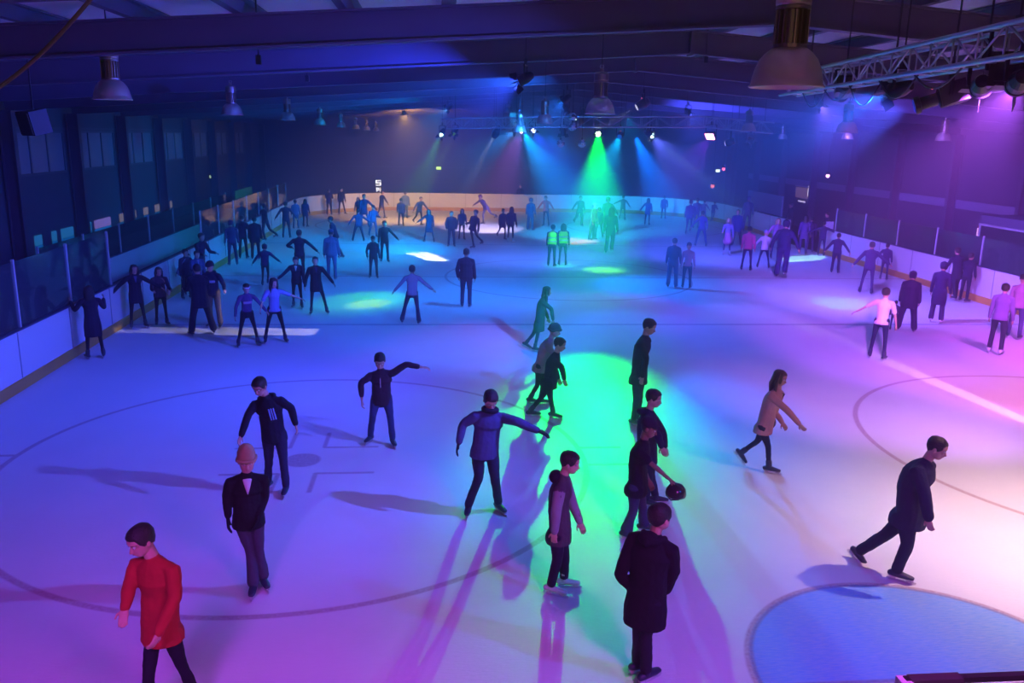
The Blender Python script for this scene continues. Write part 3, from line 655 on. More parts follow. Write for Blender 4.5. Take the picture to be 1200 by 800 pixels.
for (x, y, d, w, l) in ((272, 135, 19.2, 24, 'second largest in the left row'), (337, 141, 26.4, 17.5, 'third largest in the left row'), (375, 146.5, 34, 13.5, 'fourth in the left row'),
                        (399.5, 149, 41, 11, 'fifth in the left row'), (417, 151, 49, 9, 'sixth in the left row'), (430, 152.5, 56, 8, 'seventh in the left row'), (440.5, 153.5, 61.5, 7.5, 'last and smallest in the left row')):
    high_bay(x, y, d, w, LB + l)
high_bay(992, 156, 20.5, 24, LB + 'under the left end of near truss')
high_bay(993, 163, 27.5, 13, LB + 'tiny one just under the lamp below near truss')
high_bay(877, 154, 26.4, 17, LB + 'against the right end of the far truss')
high_bay(917, 163, 40, 10.5, LB + 'tiny pale one between far truss and near truss')
high_bay(1105, 165, 28.5, 17, LB + 'pale one inside the magenta haze at right')

# ------------------------------------------------------------------ trusses
def truss(a, b, h, w, name_label, seg_len, cr=0.024, br=0.011):
    a = Vector(a); b = Vector(b); d = (b - a); L = d.length; d.normalize()
    sd = d.cross(Vector((0, 0, 1))).normalized(); up = sd.cross(d)
    t = empty('lighting_truss', a, name_label, 'truss')
    cs = [(-w / 2, -h / 2), (w / 2, -h / 2), (w / 2, h / 2), (-w / 2, h / 2)]
    for x, z in cs:
        MB().tube([a + sd * x + up * z, b + sd * x + up * z], cr, seg=10).build('chord', M_ALU, t, smooth=True)
    n = max(2, int(L / seg_len))
    for (i0, i1) in ((0, 3), (1, 2), (0, 1), (3, 2)):
        mb = MB()
        for k in range(n):
            p0 = a + d * (L * k / n); p1 = a + d * (L * (k + 1) / n)
            o0 = sd * cs[i0][0] + up * cs[i0][1]; o1 = sd * cs[i1][0] + up * cs[i1][1]
            A, B = (p0 + o0, p1 + o1) if k % 2 == 0 else (p0 + o1, p1 + o0)
            mb.tube([A, B], br, seg=6, cap=False); mb.tube([p0 + o0, p0 + o1], br, seg=6, cap=False)
        mb.build('lattice_brace', M_ALU, t, smooth=True)
    for k in (0.12, 0.5, 0.88):
        q = a + d * (L * k)
        MB().bar(q + up * h / 2, (q.x, q.y, roof_z(q.x) - 0.001), 0.016).build('hanging_cable', M_WIRE, t)
    return t
NT0, NT1 = W(1330, 22, 6.1), W(925, 101, 13.6)
truss(NT0, NT1, 0.27, 0.27, 'silver box truss with coloured stage lights at upper right', 0.42)
FA, FB = W(640, 143, 29.5), W(826, 143, 29.5)
truss(FA, FB, 0.34, 0.34, 'silver far truss holding green and white stage lights, its long front bar', 0.5)
truss(W(520, 145, 30.5), FA, 0.34, 0.34, 'left wing of the far lighting truss over the rink', 0.34)
truss(FB, W(905, 150, 28.5), 0.34, 0.34, 'right wing of the far lighting truss beside the pink light', 0.34)
# loose cables on the near truss
for i in range(5):
    k0 = 0.30 + 0.12 * i; A = NT0.lerp(NT1, k0) - Vector((0, 0, 0.14)); B = NT0.lerp(NT1, k0 + 0.13) - Vector((0, 0, 0.14))
    pts = [A.lerp(B, q / 8) - Vector((0, 0, (0.16 + 0.05 * (i % 3)) * math.sin(math.pi * q / 8))) for q in range(9)]
    o = MB().tube(pts, 0.010, seg=6).build('power_cable', M_BLK, smooth=True)
    tag(o, 'black power cable looping below the near truss, %s from the right edge' % ordw(i), 'cable', 'cables looped along the near truss')

# ------------------------------------------------------------------ stage lights
def fixture(kind, pos, tgt, col, ls, label):
    v = (tgt - pos).normalized()
    names = {'par': 'par_light', 'head': 'moving_head_light', 'scanner': 'profile_spotlight', 'flood': 'flood_light'}
    t = empty(names[kind], pos, label, 'stage light', 'stage lights on the trusses')
    side = v.cross(Vector((0, 0, 1))).normalized(); up = side.cross(v)
    M = Matrix((side, up, -v)).transposed()          # local z points backwards
    k = 1.0
    if kind == 'par':
        r, L = 0.10, 0.26
        MB().lathe([(r * .9, -0.0), (r, -0.005), (r, 0.03), (r * .92, 0.035), (r * .92, L * .6), (r * .6, L), (r * .2, L + .02)], pos, -v, 20).build('can', M_BLKM, t, smooth=False)
        for a in range(4):
            d = (side if a % 2 == 0 else up) * (1 if a < 2 else -1)
            MB().bar(pos + d * r * 1.0 + v * 0.0, pos + d * r * 1.35 + v * 0.13, 0.006, 0.13, up=d).build('barn_door', M_BLK, t)
        yoke_r = r * 1.15; back = L * .45
    elif kind == 'flood':
        MB().box(pos - v * 0.06, (0.36, 0.30, 0.12), M).build('housing', M_BLK, t)
        MB().box(pos - v * 0.13, (0.26, 0.22, 0.04), M).build('heat_sink', M_BLKM, t)
        yoke_r = 0.2; back = 0.06; r = 0.15
    elif kind == 'head':
        r = 0.095
        MB().lathe([(r * .8, 0), (r, 0.01), (r * 1.25, 0.10), (r * 1.3, 0.22), (r * 1.0, 0.32), (r * .4, 0.35)], pos, -v, 20).build('head', M_BLK, t, smooth=False)
        yoke_r = r * 1.4; back = 0.17
    else:
        r = 0.085
        MB().lathe([(r * 1.1, 0), (r * 1.1, 0.05), (r * .8, 0.06), (r * .8, 0.22), (r * 1.3, 0.24), (r * 1.35, 0.50), (r * 1.0, 0.56)], pos, -v, 16).build('barrel', M_BLK, t)
        MB().box(pos - v * 0.38 + up * 0.02, (0.24, 0.22, 0.26), M).build('lamp_housing', M_BLKM, t)
        yoke_r = r * 1.5; back = 0.34
    # lens
    if kind == 'flood': MB().box(pos + v * 0.004, (0.31, 0.25, 0.012), M).build('lens', lens_mat(col, ls), t)
    else: MB().lathe([(r * .82, -0.012), (r * .82, -0.004), (r * .5, 0.0)], pos, -v, 20).build('lens', lens_mat(col, ls), t)
    # yoke
    pc = pos - v * back
    top = pc + Vector((0, 0, yoke_r * 1.5 + 0.05))
    mb = MB()
    for sg in (-1, 1):
        mb.bar(pc + side * yoke_r * sg, pc + side * yoke_r * sg + Vector((0, 0, yoke_r * 1.5 + 0.05)), 0.03, 0.02)
    mb.bar(top - side * yoke_r, top + side * yoke_r, 0.03, 0.02); mb.build('yoke', M_BLKM, t)
    MB().box(top + Vector((0, 0, 0.05)), (0.05, 0.05, 0.12)).build('clamp', M_BLKM, t)
    if kind in ('scanner', 'head'): MB().ball(pos - v * 0.2 + up * (r * 1.45), 0.012).build('status_light', lens_mat((1.0, 0.1, 0.12), 2.5), t)
    return t, top
FIXNAMES = {}
labs = {
 0: 'black profile spotlight lighting the left ice, hanging under the near truss',
 1: 'black par light left of the profile spotlight on the near truss',
 2: 'black par light throwing the magenta beam at the right edge',
}
for i, (kind, pos, tgt, col, ls) in enumerate(LAMPS):
    px, py = proj(pos)
    if i in labs: lab = labs[i]
    else:
        if not (0 < px < 1200 and 0 < py < 800): lab = 'out of view'
        else: lab = None
    ls_txt = {'cyan_beam_light': 0}
    LAMPS[i] = (kind, pos, tgt, col, ls, lab)
farlabs = {}
def nm(c):
    r, g, b = c
    return 'dark' if max(c) < 0.2 else 'pink' if r > 0.9 and g < 0.5 else 'green' if g > 0.9 and r < 0.65 and b < 0.6 else 'cyan' if g > 0.8 and b > 0.85 and r < 0.6 else 'amber' if r > 0.9 and b < 0.6 else 'white' if r > 0.6 else 'blue'
vis_i = 0; hid_i = 0
for (kind, pos, tgt, col, ls, lab) in LAMPS:
    px, py = proj(pos)
    if lab is None or 'out of view' in lab:
        if lab is None:
            nlab = {517: 'stage light throwing a cyan beam at the far left end of the far truss', 532: 'dark stage light second from the left end of the far truss',
                    579: 'large black moving head hanging on the far truss, left part', 603: 'amber glowing stage light on the far truss beside the lilac beam',
                    611: 'bright lilac white stage light with beam, left part of far truss', 625: 'blue glowing stage light right of the lilac one on far truss',
                    660: 'small green stage light left of the big green beam', 701: 'brilliant green stage light at the top of the green beam',
                    726: 'dark moving head between the green and the white beams', 761: 'small stage light throwing the long white beam to the right', 764: 'brilliant white green stage light right of the green beam',
                    832: 'square pink flood light glowing on the right wing of far truss', 850: 'black moving head right of the square pink light',
                    880: 'dim stage light with faint blue beam at the far truss right end', 977: 'black moving head at the far end of the near truss'}
            key = min(nlab, key=lambda k: abs(k - px)); lab = nlab[key] if abs(key - px) < 3.5 else 'small black roof light aimed down, %d m down the hall' % round(pos.y)  # the roof set takes in the added fills
        else:
            lab = 'black stage light near the roof beside the %s' % ('camera' if pos.y < 4 else 'right boards')
    t, top = fixture(kind, pos, tgt, col, ls, lab)
    MB().bar(top, (top.x, top.y, roof_z(top.x) - 0.001), 0.014).build('suspension_cable', M_WIRE, t)
# unlit fixtures seen on the near truss
for (kind, px, py, d, tx, ty, lab) in (('par', 1150, 104, 8.4, 1120, 330, 'unlit round par light near the right edge of the near truss'),
                                       ('flood', 1186, 84, 7.9, 1150, 300, 'black flood box at the right edge under the near truss'),
                                       ('scanner', 986, 112, 12.0, 900, 300, 'black profile spotlight tilted left at the far end of near truss')):
    t, top = fixture(kind, W(px, py, d), G(tx, ty), (0.03, 0.02, 0.05), 0.0, lab)
    MB().bar(top, (top.x, top.y, roof_z(top.x) - 0.001), 0.014).build('suspension_cable', M_WIRE, t)
# mirror balls
M_MIR = mat('mirror_facets', (0.8, 0.85, 0.9), rough=0.08, metal=1.0)
for (px, py, d, r, lab) in ((671, 137, 29, 0.15, 'faceted mirror ball on the far truss, upper of the stacked pair'), (671, 148, 29, 0.15, 'faceted mirror ball on the far truss, lower of the stacked pair'),
                            (657, 168, 29, 0.14, 'small mirror ball hanging below far truss, left of the green beam'), (682, 168, 29, 0.14, 'small mirror ball hanging right beside the green beam')):
    c = W(px, py, d); t = empty('mirror_ball', c, lab, 'mirror ball', 'mirror balls on the far truss')
    MB().ball(c, r, 16, 10).build('faceted_ball', M_MIR, t)
    MB().bar(c, (c.x, c.y, roof_z(c.x) - 0.001), 0.012).build('hanging_wire', M_WIRE, t)
    MB().lathe([(0.03, 0), (0.03, 0.04), (0.01, 0.06)], c + Vector((0, 0, r * .95)), seg=10).build('cap', M_BLKM, t)
# ------------------------------------------------------------------ people
Z = Vector((0, 0, 1))
HEADPROF = [(0.0, .12, .30, -.02), (.05, .20, .385, .08), (.15, .28, .41, .22), (.25, .31, .41, .34), (.35, .335, .41, .40), (.5, .35, .40, .45), (.62, .358, .42, .47), (.75, .34, .40, .46), (.88, .27, .31, .38), (.96, .15, .18, .22), (1.0, .04, .05, .06)]
def head_r(t, ang):
    """radius vector of the head surface (units of head height) at level t; ang 0 = front, 90 = person's left"""
    t = max(0, min(1, t))
    for i in range(len(HEADPROF) - 1):
        if HEADPROF[i][0] <= t <= HEADPROF[i + 1][0]: break
    a, b = HEADPROF[i], HEADPROF[i + 1]; k = (t - a[0]) / (b[0] - a[0])
    w, f, bk = (a[j] + (b[j] - a[j]) * k for j in (1, 2, 3))
    cx = (f - bk) / 2; rx = (f + bk) / 2
    e = 0.86
    c, s = math.cos(ang), math.sin(ang)
    return cx + rx * math.copysign(abs(c) ** e, c), w * math.copysign(abs(s) ** e, s)
def catmull(P, n):
    out = []
    for i in range(len(P) - 1):
        p0 = P[max(i - 1, 0)]; p1 = P[i]; p2 = P[i + 1]; p3 = P[min(i + 2, len(P) - 1)]
        for k in range(n):
            t = k / n
            out.append(0.5 * ((2 * p1) + (p2 - p0) * t + (2 * p0 - 5 * p1 + 4 * p2 - p3) * t * t + (3 * p1 - p0 - 3 * p2 + p3) * t ** 3))
    out.append(P[-1]); return out
def lerpr(rs, n):
    out = []
    for i in range(len(rs) - 1):
        for k in range(n):
            t = k / n; a, b = rs[i], rs[i + 1]
            if isinstance(a, tuple): out.append((a[0] + (b[0] - a[0]) * t, a[1] + (b[1] - a[1]) * t))
            else: out.append(a + (b - a) * t)
    out.append(rs[-1]); return out
def limb(mb, pts, rs, seg=10, n=3, lat=None, flat0=False):
    mb.tube(catmull([Vector(p) for p in pts], n), lerpr(rs, n), seg=seg, lat=lat, flat0=flat0)

def frame_at(P):
    d = Vector((P.x - CAM.x, P.y - CAM.y, 0)).normalized()
    return Vector((d.y, -d.x, 0)), -d          # image-right, toward-camera
def pose_param(p):
    """joints in a body frame with height 1.75, pelvis at origin; returns dict of joints along with facing vectors"""
    g = p.get
    Rv, Tv = frame_at(p['P'])
    a = R(g('face', 0)); f = Tv * math.cos(a) + Rv * math.sin(a); s = Z.cross(f)
    ln, sd = R(g('lean', 4)), R(g('side', 0))
    sp = (Z * math.cos(ln) * math.cos(sd) + f * math.sin(ln) + s * math.sin(sd)).normalized()
    ln2 = R(g('lean', 4) + g('curve', 4))
    sp2 = (Z * math.cos(ln2) * math.cos(sd) + f * math.sin(ln2) + s * math.sin(sd)).normalized()
    J = {'pel': Vector((0, 0, 0)), 'mid': sp * 0.24, 'neck': sp * 0.24 + sp2 * 0.28}
    hp, ht = R(g('head', (10, 0))[0]), R(g('head', (10, 0))[1])
    hf = (f * math.cos(ht) + s * math.sin(ht)); hu = (Z * math.cos(hp) + hf * math.sin(hp)).normalized(); hf = (hf * math.cos(hp) - Z * math.sin(hp)).normalized()
    J['head'] = J['neck'] + (hu * 0.6 + sp2 * 0.4).normalized() * 0.165
    sl = (s - sp2 * s.dot(sp2)).normalized()
    tw = R(g('twist', 0)); ff = sl.cross(sp2)
    sl = sl * math.cos(tw) + ff * math.sin(tw)
    J['sL'] = J['neck'] - sp2 * 0.078 + sl * 0.178; J['sR'] = J['neck'] - sp2 * 0.078 - sl * 0.178
    for sg, k, arm in ((1, 'L', g('aL', (12, 5, 15))), (-1, 'R', g('aR', (12, 5, 15)))):
        ab, fw, el = arm[:3]; ab2 = arm[3] if len(arm) > 3 else ab * 0.6
        def dr(ab, fw): return (-Z * math.cos(R(ab)) * math.cos(R(fw)) + s * sg * math.sin(R(ab)) + f * math.cos(R(ab)) * math.sin(R(fw))).normalized()
        J['e' + k] = J['s' + k] + dr(ab, fw) * 0.285; J['w' + k] = J['e' + k] + dr(ab2, fw + el) * 0.255
        J['hd' + k] = dr(ab2, fw + el)
    for sg, k, leg in ((1, 'L', g('lL', (4, 5, 8))), (-1, 'R', g('lR', (-4, 5, 8)))):
        fw, out, kn = leg
        def dr(fw, out): return (-Z * math.cos(R(fw)) * math.cos(R(out)) + f * math.sin(R(fw)) + s * sg * math.sin(R(out)) * math.cos(R(fw))).normalized()
        J['h' + k] = s * sg * 0.09 - Z * 0.02
        J['k' + k] = J['h' + k] + dr(fw, out) * 0.415; J['a' + k] = J['k' + k] + dr(fw - kn, out * 0.8) * 0.40
        pt = max(0, kn - 25) * 0.9 if fw - kn < -30 else 0
        fo = (f * math.cos(R(12)) + s * sg * math.sin(R(12)))
        J['f' + k] = (fo * math.cos(R(pt)) - Z * math.sin(R(pt))).normalized()
    J['f'] = f; J['s'] = s; J['sl'] = sl; J['up'] = sp2; J['hf'] = hf; J['hu'] = hu
    # scale to the wanted top of head and stand on the ice
    tops = J['head'].z + 0.125; lows = min(J['aL'].z, J['aR'].z)
    ztop = p['ztop']; k = (ztop) / (tops - lows + 0.14)
    vec = ('f', 's', 'sl', 'up', 'hf', 'hu', 'hdL', 'hdR', 'fL', 'fR')
    ax = 'aL' if J['aL'].z <= J['aR'].z else 'aR'
    midR = (J['aL'].dot(Rv) + J['aR'].dot(Rv)) / 2
    off = Rv * midR + Tv * J[ax].dot(Tv)
    for j in J:
        if j not in vec: J[j] = (J[j] - off - Z * (lows)) * k + p['P'] + Z * 0.14 * k
    J['k'] = k
    return J
def pose_px(p):
    P = p['P']; Rv, Tv = frame_at(P); g = p.get; k = p['k']
    def U(q):
        x, y = q[0], q[1]; d = ray(x, y)
        if len(q) > 2 and q[2] == 'g': return G(x, y, 0.14 * k)
        t = q[2] if len(q) > 2 else 0.0
        n = -Tv; D = (P - CAM).dot(n) - t
        return CAM + d * (D / d.dot(n))
    a = R(g('face', 0)); f = Tv * math.cos(a) + Rv * math.sin(a); s = Z.cross(f)
    J = {'pel': U(p['pel']), 'neck': U(p['neck']), 'head': U(p['hd'])}
    sp = (J['neck'] - J['pel']).normalized(); bend = g('bend', 0.03)
    back = (s.cross(sp)).normalized()
    if back.dot(f) > 0: back = -back
    J['mid'] = J['pel'].lerp(J['neck'], 0.5) + back * bend
    up = (J['neck'] - J['mid']).normalized()
    th = R(g('sh', g('face', 0))); fs = Tv * math.cos(th) + Rv * math.sin(th); sl = Z.cross(fs); sl = (sl - up * sl.dot(up)).normalized()
    tl = R(g('tilt', 0)); sl = (sl * math.cos(tl) + up * math.sin(tl)).normalized()
    hp, ht = g('head', (15, 0)); ha = R(g('face', 0) + ht); hf0 = Tv * math.cos(ha) + Rv * math.sin(ha); hp = R(hp)
    hu = (Z * math.cos(hp) + hf0 * math.sin(hp)).normalized(); hf = (hf0 * math.cos(hp) - Z * math.sin(hp)).normalized()
    sw = g('sw', 0.178) * k
    J['sL'] = J['neck'] - up * 0.078 * k + sl * sw; J['sR'] = J['neck'] - up * 0.078 * k - sl * sw
    J['hL'] = J['pel'] + s * 0.09 * k; J['hR'] = J['pel'] - s * 0.09 * k
    for q in ('eL', 'wL', 'eR', 'wR', 'kL', 'aL', 'kR', 'aR'): J[q] = U(p[q])
    # keep arm and leg bones at human length by pushing the joint along the depth axis
    def fix(a_, b_, L):
        v = J[b_] - J[a_]; l2 = v.length
        if l2 > L * 1.25: J[b_] = J[a_] + v * (L * 1.25 / l2)
    for q in 'LR':
        fix('s' + q, 'e' + q, 0.285 * k); fix('e' + q, 'w' + q, 0.255 * k)
        J['hd' + q] = (J['w' + q] - J['e' + q]).normalized()
        pt, tw = g('foot' + q, (0, 12 if q == 'L' else -12))
        fo = (f * math.cos(R(tw)) + s * math.sin(R(tw)))
        J['f' + q] = (fo * math.cos(R(pt)) - Z * math.sin(R(pt))).normalized()
    J.update(f=f, s=s, sl=sl, up=up, hf=hf, hu=hu, k=k)
    return J

def add_hand(mb, w, d, palm_n, k, side_sg, curl=35, fist=False, near=True):
    """palm, four unequal bent fingers and a side thumb; palm_n = direction the palm faces"""
    d = d.normalized(); palm_n = (palm_n - d * palm_n.dot(d)).normalized(); lat = d.cross(palm_n) * side_sg   # towards the thumb
    mb.tube([w - d * 0.02 * k, w + d * 0.02 * k, w + d * 0.055 * k, w + d * 0.085 * k], [(0.024 * k, 0.019 * k), (0.032 * k, 0.016 * k), (0.040 * k, 0.015 * k), (0.038 * k, 0.012 * k)], lat=lat, seg=10)
    for i, (o, L) in enumerate(((0.030, 0.068), (0.010, 0.078), (-0.010, 0.072), (-0.029, 0.056))):
        b = w + d * 0.080 * k + lat * o * k; dd = d; pts = [b]
        for j, fr in enumerate((0.45, 0.32, 0.23)):
            an = R(curl * (0.6 if j == 0 else 1.0) * (j + 1) * 0.6)
            q = d * math.cos(an) + palm_n * math.sin(an); pts.append(pts[-1] + q * L * k * fr)
        mb.tube(pts, [0.0095 * k, 0.009 * k, 0.0085 * k, 0.0075 * k], lat=lat, seg=7)
    tb = w + d * 0.025 * k + lat * 0.026 * k
    mb.tube([tb, tb + (d * 0.6 + lat * 0.8).normalized() * 0.035 * k, tb + (d * 0.6 + lat * 0.8).normalized() * 0.035 * k + (d * 0.9 + lat * 0.3 + palm_n * 0.3).normalized() * 0.035 * k], [0.013 * k, 0.0105 * k, 0.009 * k], seg=7)

def make_person(p, J):
    k = J['k']; g = p.get; dist = (p['P'] - CAM).length
    near = dist < 17; mid = dist < 27
    vx = (0.0085 if near else 0.012 if mid else 0.017) * (1 if k > 0.85 else 0.85)
    sg_ = 12 if near else 9
    f, s, sl, up, hf, hu = J['f'], J['s'], J['sl'], J['up'], J['hf'], J['hu']
    t = empty('person', p['P'], p['label'], 'person', g('group', 'skaters on the rink'))
    bulk = g('bulk', 1.0)
    def X(v): return v
    skin = M_SKIN2 if g('brown') else M_SKIN
    hb = J['head']; hh = 0.232 * k * g('hs', 1.04); hs = hf.cross(hu) * -1; hs = hu.cross(hf)    # person's left
    H0 = hb - hu * hh * 0.5
    def hp(tt, ang, sc_=1.0):
        a, b = head_r(tt, ang); return H0 + hu * tt * hh + (hf * a + hs * b) * hh * sc_
    # ---- body (one continuous skin surface)
    mb = MB(); N = 20 if near else 14; lv = [0, .03, .08, .15, .2, .25, .3, .35, .42, .5, .56, .62, .7, .78, .86, .92, .96, 1.0] if near else [0, .08, .2, .35, .5, .62, .75, .88, .96, 1.0]
    vs = []; fs = []
    for tt in lv:
        for q in range(N):
            an = 2 * math.pi * q / N; v = hp(tt, an)
            if near:
                c = math.cos(an)
                if c > 0.75:
                    if 0.45 < tt < 0.56 and 0.15 < abs(math.sin(an)) < 0.6: v = v - hf * 0.028 * hh / 0.232       # eye sockets
                    if 0.58 < tt < 0.66: v = v + hf * 0.012 * hh
            vs.append(v)
    for i in range(len(lv) - 1):
        for q in range(N): fs.append((i * N + q, i * N + (q + 1) % N, (i + 1) * N + (q + 1) % N, (i + 1) * N + q))
    fs.append(tuple(reversed(range(N)))); fs.append(tuple(range((len(lv) - 1) * N, len(lv) * N)))
    mb.add(vs, fs)
    nf = lambda tt, o: H0 + hu * tt * hh + hf * o * hh
    mb.tube([nf(.53, .37), nf(.44, .42), nf(.335, .475), nf(.30, .40)], [.035 * hh, .045 * hh, .075 * hh, .06 * hh], lat=hs, seg=8)
    mb.tube([nf(.225, .37) + hs * .1 * hh, nf(.215, .41), nf(.225, .37) - hs * .1 * hh], [.035 * hh, .05 * hh, .035 * hh], seg=7)     # lips mound
    for sg in (-1, 1):
        mb.ball(H0 + hu * .42 * hh + hs * sg * .36 * hh - hf * .03 * hh, (.05 * hh, .085 * hh, .13 * hh), 8, 6, Matrix((hs, hf, hu)).transposed())
    nk = J['neck']
    limb(mb, [nk - up * 0.06 * k, nk + up * 0.02 * k, hb - hu * 0.05 * k - hf * 0.01 * k], [.062 * k, .055 * k, .056 * k], sg_)
    # torso, arms, legs
    limb(mb, [J['pel'] - up * 0.06 * k, J['pel'] + up * .05 * k, J['mid'], J['neck'] - up * .14 * k, J['neck'] - up * .05 * k], [(.11 * k, .07 * k), (.12 * k, .08 * k), (.11 * k, .08 * k), (.125 * k, .08 * k), (.09 * k, .055 * k)], sg_, 2, lat=sl)
    gl = g('gloves')
    for q, sg in (('L', 1), ('R', -1)):
        S, E_, Wr = J['s' + q], J['e' + q], J['w' + q]
        limb(mb, [S - sl * sg * .05 * k, S, S.lerp(E_, .5), E_, E_.lerp(Wr, .4), Wr], [.040 * k, .042 * k, .037 * k, .032 * k, .032 * k, .023 * k], sg_, 2)
        hd = J['hd' + q]; pn = (-s * sg * 0.9 + f * 0.2) if abs(hd.z) > 0.6 else -Z
        if not gl: add_hand(mb, Wr + hd * 0.012 * k, hd, pn, k, 1 if q == 'L' else -1)
        Hh, K, A = J['h' + q], J['k' + q], J['a' + q]
        limb(mb, [Hh + Z * .03 * k, Hh.lerp(K, .5), K, K.lerp(A, .35), A, A - Z * 0.02 * k], [.062 * k, .050 * k, .034 * k, .032 * k, .024 * k, .030 * k], sg_, 2)
    mb.build('body', skin, t, voxel=vx * 0.8 if near else vx, sm=1 if near else 1)
    if gl:
        for q in 'LR':
            mb = MB(); hd = J['hd' + q]; sg = 1 if q == 'L' else -1; pn = (-s * sg * 0.9 + f * 0.2) if abs(hd.z) > 0.6 else -Z
            add_hand(mb, J['w' + q] + hd * 0.012 * k, hd, pn, k * 1.15, sg, curl=20); mb.build('glove', cloth(gl), t, smooth=True)
    # ---- face details, nearest people only
    if dist < 16:
        for sg in (-1, 1):
            c = H0 + hu * .51 * hh + hs * sg * .145 * hh + hf * .355 * hh
            e = MB().ball(c, .052 * hh, 10, 7).build('eye', M_EYE, t, smooth=True)
            MB().ball(c + hf * .030 * hh - hu * .008 * hh, .028 * hh, 8, 5).build('iris', M_PUPIL, e, smooth=True)
            MB().tube([H0 + hu * .585 * hh + hs * sg * .06 * hh + hf * .405 * hh, H0 + hu * .61 * hh + hs * sg * .15 * hh + hf * .385 * hh, H0 + hu * .59 * hh + hs * sg * .25 * hh + hf * .31 * hh], [.016 * hh, .022 * hh, .012 * hh], seg=6).build('eyebrow', M_HAIR, t)
        MB().tube([nf(.222, .385) + hs * .10 * hh, nf(.212, .445), nf(.222, .385) - hs * .10 * hh], [.014 * hh, .024 * hh, .014 * hh], seg=6).build('mouth', M_LIP, t, smooth=True)
    # ---- hair / headgear
    hair = g('hair', 'short'); hm_ = {'d': M_HAIR, 'b': M_HAIRB, 'f': M_HAIRF}[g('hc', 'd')]
    def shell(lowf, scl, top, name, mt, par=t, fluff=0.0):
        Nn = 24 if near else 14; K_ = 7; vs = []; fs = []
        for j in range(K_ + 1):
            for q in range(Nn):
                an = 2 * math.pi * q / Nn; lo = lowf(an)
                tt = lo + (1.0 - lo) * (j / K_) ** 0.8
                v = hp(tt, an, scl + (fluff * math.sin(q * 7.3 + j * 3.1) if j < K_ else 0)) + hu * (top - 1) * hh * (j / K_)
                if j == K_: v = H0 + hu * (top) * hh + (v - (H0 + hu * (1.0 + (top - 1)) * hh)) * 0.9
                vs.append(v)
        for j in range(K_):
            for q in range(Nn): fs.append((j * Nn + q, j * Nn + (q + 1) % Nn, (j + 1) * Nn + (q + 1) % Nn, (j + 1) * Nn + q))
        fs.append(tuple(range(K_ * Nn, (K_ + 1) * Nn)))
        # inner rim
        o = len(vs)
        for q in range(Nn):
            an = 2 * math.pi * q / Nn; vs.append(hp(lowf(an), an, 0.93))
        for q in range(Nn): fs.append((q, o + q, o + (q + 1) % Nn, (q + 1) % Nn))
        mb = MB(); mb.add(vs, fs)
        return mb, (name, mt, par)
    def low_short(an):
        c = math.cos(an)
        return .80 if c > .72 else (.80 - (.72 - c) / .35 * .36 if c > .37 else (.44 if c > .0 else .44 + c * .26))
    if hair in ('short', 'crop', 'pony', 'bun', 'long', 'curly', 'headband', 'balding'):
        sc_ = {'crop': 1.05, 'curly': 1.2, 'balding': 1.05}.get(hair, 1.10)
        lf = low_short if hair not in ('long', 'curly') else (lambda an: .82 if math.cos(an) > .7 else .18)
        if hair == 'balding': lf = lambda an: .88 if math.cos(an) > .5 else (.5 if math.cos(an) > 0 else .3)
        mb, (n_, mt, par) = shell(lf, sc_, 1.045 if hair != 'curly' else 1.10, 'hair', hm_, fluff=0.02 if near else 0)
        if hair in ('long', 'curly'):
            L = g('hairlen', 0.32) * k; bk = -hf; w_ = .20 if hair == 'long' else .26
            c0 = H0 + hu * .55 * hh + bk * .30 * hh
            mb.tube([c0 + hu * .2 * hh, c0, H0 + bk * .36 * hh - Z * .02 * k, H0 + bk * .34 * hh - Z * (L * .55), H0 + bk * .30 * hh - Z * L], [(.30 * hh, .12 * hh), (.40 * hh, .2 * hh), (.42 * hh, .17 * hh), (.38 * hh, .13 * hh), (.2 * hh, .06 * hh)], lat=hs, seg=12)
            for sg in (-1, 1):
                mb.tube([H0 + hu * .75 * hh + hs * sg * .34 * hh, H0 + hu * .35 * hh + hs * sg * .40 * hh, H0 - Z * .03 * k + hs * sg * .38 * hh + hf * .03 * hh, H0 + hs * sg * .40 * hh + hf * .06 * hh - Z * L * .8], [.08 * hh, .12 * hh, .12 * hh, .05 * hh], seg=8)
        if hair in ('pony', 'bun'):
            c0 = H0 + hu * .72 * hh - hf * .48 * hh
            if hair == 'bun': mb.ball(c0 + hu * .12 * hh, .16 * hh)
            else: mb.tube([c0, c0 - hf * .10 * hh, c0 - hf * .16 * hh - Z * .16 * k, c0 - hf * .08 * hh - Z * .27 * k], [.07 * hh, .11 * hh, .10 * hh, .03 * hh], seg=8)
        mb.build(n_, mt, par, smooth=True)
        if hair == 'headband':
            mb2, _ = shell(lambda an: .62, 1.14, 0.80, 'headband', cloth((.8, .75, .8)))
            mb2 = MB(); Nn = 20
            vs = [hp(tt, 2 * math.pi * q / Nn, s_) for tt, s_ in ((.68, 1.10), (.69, 1.16), (.76, 1.16), (.77, 1.08)) for q in range(Nn)]
            fs = [(j * Nn + q, j * Nn + (q + 1) % Nn, (j + 1) * Nn + (q + 1) % Nn, (j + 1) * Nn + q) for j in range(3) for q in range(Nn)]
            mb2.add(vs, fs); mb2.build('headband', cloth((.8, .75, .8)), t, smooth=True)
    elif hair in ('beanie', 'cap', 'hood'):
        hc_ = g('hatc', (.03, .03, .04))
